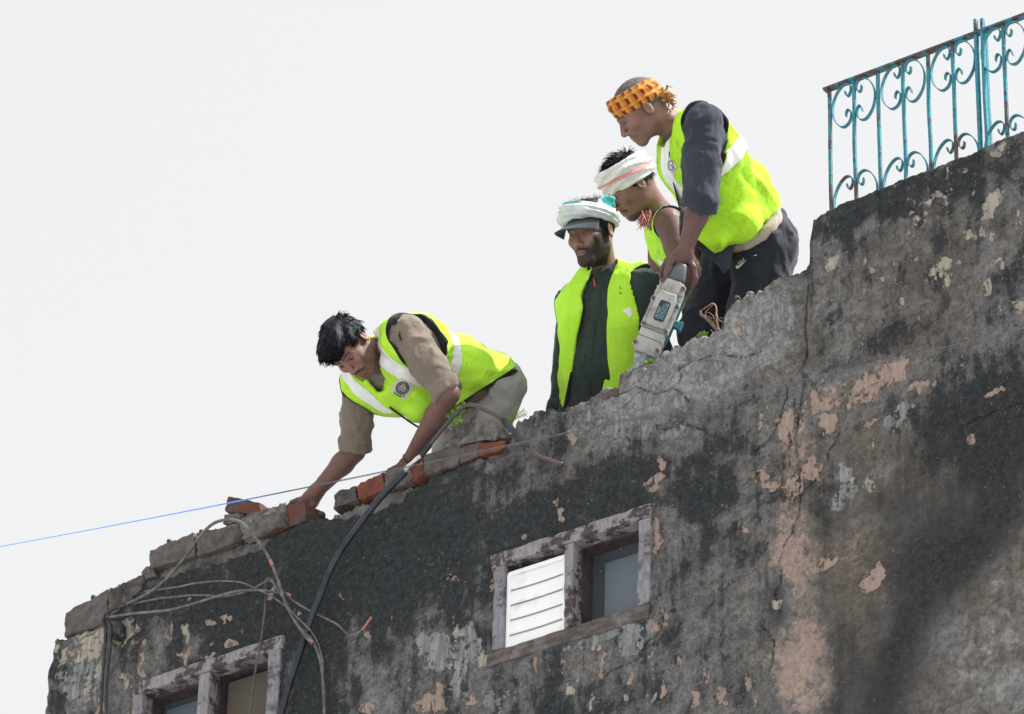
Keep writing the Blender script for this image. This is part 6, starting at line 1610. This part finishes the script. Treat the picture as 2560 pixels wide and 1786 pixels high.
    v, f = tube([P(0, -.12, -.01), P(0, -.2, -.01), P(0, -.235, -.01)], [.0125, .0125, .004], 12); mesh('chisel', v, f, M_STEEL, root)
    # name plate with print
    pc = (.003, .163)
    hw, hl, c = .0205, .040, .006
    pl = prism('name_plate', [(pc[0] + a, pc[1] + b) for a, b in ((-hw + c, -hl), (hw - c, -hl), (hw, -hl + c), (hw, hl - c), (hw - c, hl), (-hw + c, hl), (-hw, hl - c), (-hw, -hl + c))], .0435, .0455, M_PLATE, .0)
    def put(v, f, s, t, sc, mat, name):      # print runs up along the tool axis
        Pn = np.array([P(s - b * sc, t + a * sc, .0463) for a, b in v]); mesh(name, Pn, f, mat, pl, smooth=False)
    v, f = text_shapes('HI-MAX', 1.0); put(v, f, pc[0] - .0115, pc[1] - .009, .0128, M_CYAN, 'maker_print')
    sq = np.array([(-1, -1), (1, -1), (1, 1), (-1, 1)], float); fr_ = []
    for s, a, b in ((-.004, -.032, .002), (.0005, -.032, -.006), (.005, -.03, .004), (.009, -.03, .012), (.0135, -.032, -.02), (.0135, -.014, .026), (-.002, .006, .026), (.002, .008, .02)):
        t0 = a
        while t0 < b:
            w = random.uniform(.002, .006); put(sq * [w / 2 * .9, .0008], [(0, 1, 2, 3)], pc[0] + s, pc[1] + t0 + w / 2, 1.0, M_CYAN, 'fine_print'); t0 += w + .0016
    for d in (0.0045, ):
        for a, b, u, w in ((-1, 0, .0008, d), (1, 0, .0008, d), (0, -1, d, .0008), (0, 1, d, .0008)):
            put(sq * [u, w], [(0, 1, 2, 3)], pc[0] + .010 + b * d, pc[1] + .026 + a * d, 1.0, M_CYAN, 'symbol_print')
breaker()

# ================================================================== weeds, roots, rubble on the parapet
M_LEAF = NT('fresh_leaf')
def _lf(t):
    c = t.mix(t.ramp(t.noise(40, 3), 0.35, 0.65), (0.12, 0.24, 0.03), (0.26, 0.42, 0.05))
    m = t.done(c, 0.5); t.b.inputs['Transmission Weight'].default_value = 0.0
    tr = t.N.new('ShaderNodeBsdfTranslucent'); mx = t.N.new('ShaderNodeMixShader'); mx.inputs[0].default_value = .45
    t.L.new(c, tr.inputs[0]); t.L.new(t.b.outputs[0], mx.inputs[1]); t.L.new(tr.outputs[0], mx.inputs[2]); t.L.new(mx.outputs[0], t.N['Material Output'].inputs[0]); return m
M_LEAF = _lf(M_LEAF)
M_TWIG = speckled('dry_twig', (0.1, 0.07, 0.05), (0.17, 0.12, 0.085), 60)
M_ROOT = speckled('pale_root', (0.3, 0.17, 0.11), (0.2, 0.12, 0.08), 60)
def leaf(p, d, n, L, w):
    d = nrm(d); s = nrm(np.cross(d, n)); n = np.cross(s, d); pts = []
    for t, k, h in ((0, .05, 0), (.3, .8, .06), (.6, 1, .08), (.85, .6, .03), (1, .04, -.05)):
        pts += [p + d * L * t + s * w * k + n * L * (h + .05), p + d * L * t + n * L * h, p + d * L * t - s * w * k + n * L * (h + .05)]
    fs = []
    for i in range(4):
        for a in (0, 1): fs.append((i * 3 + a, i * 3 + a + 1, i * 3 + 4 + a, i * 3 + 3 + a))
    return np.array(pts), fs
def weed(base, stems, label, seed, L=.016, mat=M_LEAF, width=.35):
    rg = np.random.default_rng(seed); root = empty('weed', base[0] if isinstance(base, list) else base, label, 'plant'); st = []; lv = []
    for pts in stems:
        Pp = catmull(pts, 6); st.append(tube(Pp, np.linspace(.0016, .0007, len(Pp)), 5))
        for i in range(3, len(Pp), 1):
            for sgn in (-1, 1):
                t = nrm(Pp[min(i + 1, len(Pp) - 1)] - Pp[i - 1]); sd = nrm(np.cross(t, FW)) * sgn
                d = nrm(t * .6 + sd * rg.uniform(.6, 1.1) + rg.normal(0, .25, 3)); lv.append(leaf(Pp[i], d, -FW + rg.normal(0, .5, 3), L * rg.uniform(.7, 1.3), L * width * rg.uniform(.6, 1)))
    mesh('stem', *join(st), M_TWIG if mat is not M_LEAF else M_LEAF, root)
    for v, f in lv: mesh('leaf', v, f, mat, root)
    return root
Y0 = .02
pp = lambda x, y, Y=Y0: at(x, y, Y)
weed(pp(1145, 1075), [[pp(1150, 1080), pp(1146, 1050), pp(1136, 1022), pp(1126, 1004)], [pp(1148, 1070), pp(1140, 1044), pp(1150, 1024), pp(1162, 1012)], [pp(1150, 1078), pp(1138, 1076), pp(1126, 1070)], [pp(1146, 1060), pp(1130, 1040), pp(1118, 1028)],
                      [pp(1165, 1052), pp(1150, 1070), pp(1134, 1080)], [pp(1150, 1066), pp(1156, 1074), pp(1154, 1082)]], 'bright green weed sprouting from the parapet beside the bending worker\'s forearm', 3, .018)
weed(pp(1268, 1066), [[pp(1268, 1068), pp(1276, 1044), pp(1288, 1024), pp(1296, 1016)], [pp(1266, 1070), pp(1282, 1052), pp(1302, 1040), pp(1316, 1036)], [pp(1264, 1070), pp(1254, 1056), pp(1248, 1048)], [pp(1270, 1064), pp(1290, 1040), pp(1310, 1026)], [pp(1260, 1072), pp(1262, 1062), pp(1272, 1056)]],
     'feathery dark green weed beside the black sleeve of the bent pipe', 4, .0085, width=.18)
# dry twigs by the first weed
tw = empty('dry_twigs', pp(1180, 1050), 'bundle of dry twigs on the mortar lump by the bent pipe', 'twigs')
rg = np.random.default_rng(2)
for k in range(7):
    a = pp(1170 + rg.normal(0, 3), 1062 + rg.normal(0, 2)); b = pp(1186 + rg.normal(0, 5), 1038 + rg.normal(0, 4)); m = (a + b) / 2 + rg.normal(0, .006, 3)
    v, f = tube(catmull([a, m, b], 5), .0016, 5); mesh('twig', v, f, M_TWIG, tw)
# roots on the break in the wall
rt = empty('tree_root', pp(1790, 830), 'bare branching roots sticking up from the broken wall by the worker\'s leg', 'root')
RP = [([(1800, 836), (1794, 812), (1792, 790), (1790, 768), (1782, 759), (1772, 764), (1760, 772)], .0042), ([(1800, 830), (1782, 812), (1766, 796), (1752, 788), (1750, 778)], .0085), ([(1792, 812), (1798, 800), (1806, 806)], .003), ([(1768, 797), (1764, 784), (1776, 770), (1784, 762)], .002),
      ([(1782, 812), (1786, 796), (1778, 784), (1764, 780)], .0016), ([(1790, 790), (1780, 796), (1770, 792)], .0014), ([(1792, 800), (1800, 794), (1806, 797)], .0014), ([(1760, 772), (1754, 774), (1750, 780)], .0016), ([(1800, 836), (1785, 832), (1776, 826)], .004)]
for i, (pl, r) in enumerate(RP):
    Pp = catmull([pp(x, y, .03) for x, y in pl], 6); Pp = Pp + np.stack([vnoise(Pp, 70, 300 + i * 3 + s) - .5 for s in (0, 1, 2)], 1) * .006
    v, f = tube(Pp, np.linspace(r, r * .5, len(Pp)), 6); mesh('rootlet', v, f, M_TWIG if i == 1 else M_ROOT, rt)
# small tufts and crumbs along the break
for i, (x, y) in enumerate(((1622, 914), (1756, 846))):
    weed(pp(x, y), [[pp(x, y + 2), pp(x + 2, y - 6), pp(x + 6, y - 12)], [pp(x, y + 2), pp(x - 4, y - 4), pp(x - 8, y - 8)]], ('tiny green sprout beside the steel nose of the breaker', 'tiny green sprout on the broken wall in front of the dark trousers')[i], 30 + i, .012)
for i, (x, y, s) in enumerate(((1440, 1020, 9), (1418, 1022, 7), (1340, 1034, 8), (1480, 1003, 7), (1690, 866, 8), (1722, 858, 7), (1870, 734, 8), (1838, 742, 6), (940, 1248, 9), (905, 1256, 8), (800, 1284, 6), (876, 1258, 11), (1250, 1078, 9), (1222, 1086, 8), (1560, 940, 6), (1980, 690, 6), (500, 1326, 6), (420, 1352, 6), (300, 1462, 7), (230, 1492, 7))):
    q = [(x - s, y - s * .8), (x + s, y - s), (x + s, y + s * .8), (x - s, y + s)]
    chunk('rubble_piece', q, .03 + .02 * (i % 4), .03, (M_MORTAR, M_MORTAR_D, M_BRICK_M)[i % 3], WALL, 400 + i, .008, n=(4, 3, 3), rnd=1.2)
rg = np.random.default_rng(77)
for i in range(46):
    x = float(rg.uniform(-2.05, 0.4)); z = float(np.interp(x, _xs, hcore)) + .002; s = float(rg.uniform(.004, .013))
    a_, b_ = spx(np.array([[x, .04, z]])); a_, b_ = float(a_[0]), float(b_[0]); s *= PX
    q = [(a_ - s * rg.uniform(.6, 1.2), b_ - s * rg.uniform(.5, 1)), (a_ + s * rg.uniform(.6, 1.2), b_ - s), (a_ + s, b_ + s * .7), (a_ - s, b_ + s * .8)]
    chunk('rubble_crumb', q, .025 + .02 * (i % 3), s / PX * 1.8, (M_MORTAR, M_MORTAR_D, M_MORTAR, M_BRICK_M)[i % 4], WALL, 500 + i, s / PX * .5, n=(3, 2, 3), rnd=1.0)
# footing under the workers
for q, nm in ((GREEN, 'a'), (BEND, 'b'), (BREAK, 'c'), (PINK, 'd')):
    z = min(q.j['AL'][2], q.j['AR'][2]) - .1; c = (q.j['AL'] + q.j['AR']) / 2
    for a in ('L', 'R'):
        zz = q.j['A' + a][2] - .1; cc = q.j['A' + a]
        boxo('rubble_step', (cc[0] - .16, max(cc[1] - .16, .27), -1.449), (cc[0] + .16, cc[1] + .16, max(zz, -1.44)), M_CONC, BLD, .01)
    print('FLOOR', nm, q.j['AL'].round(2), q.j['AR'].round(2))
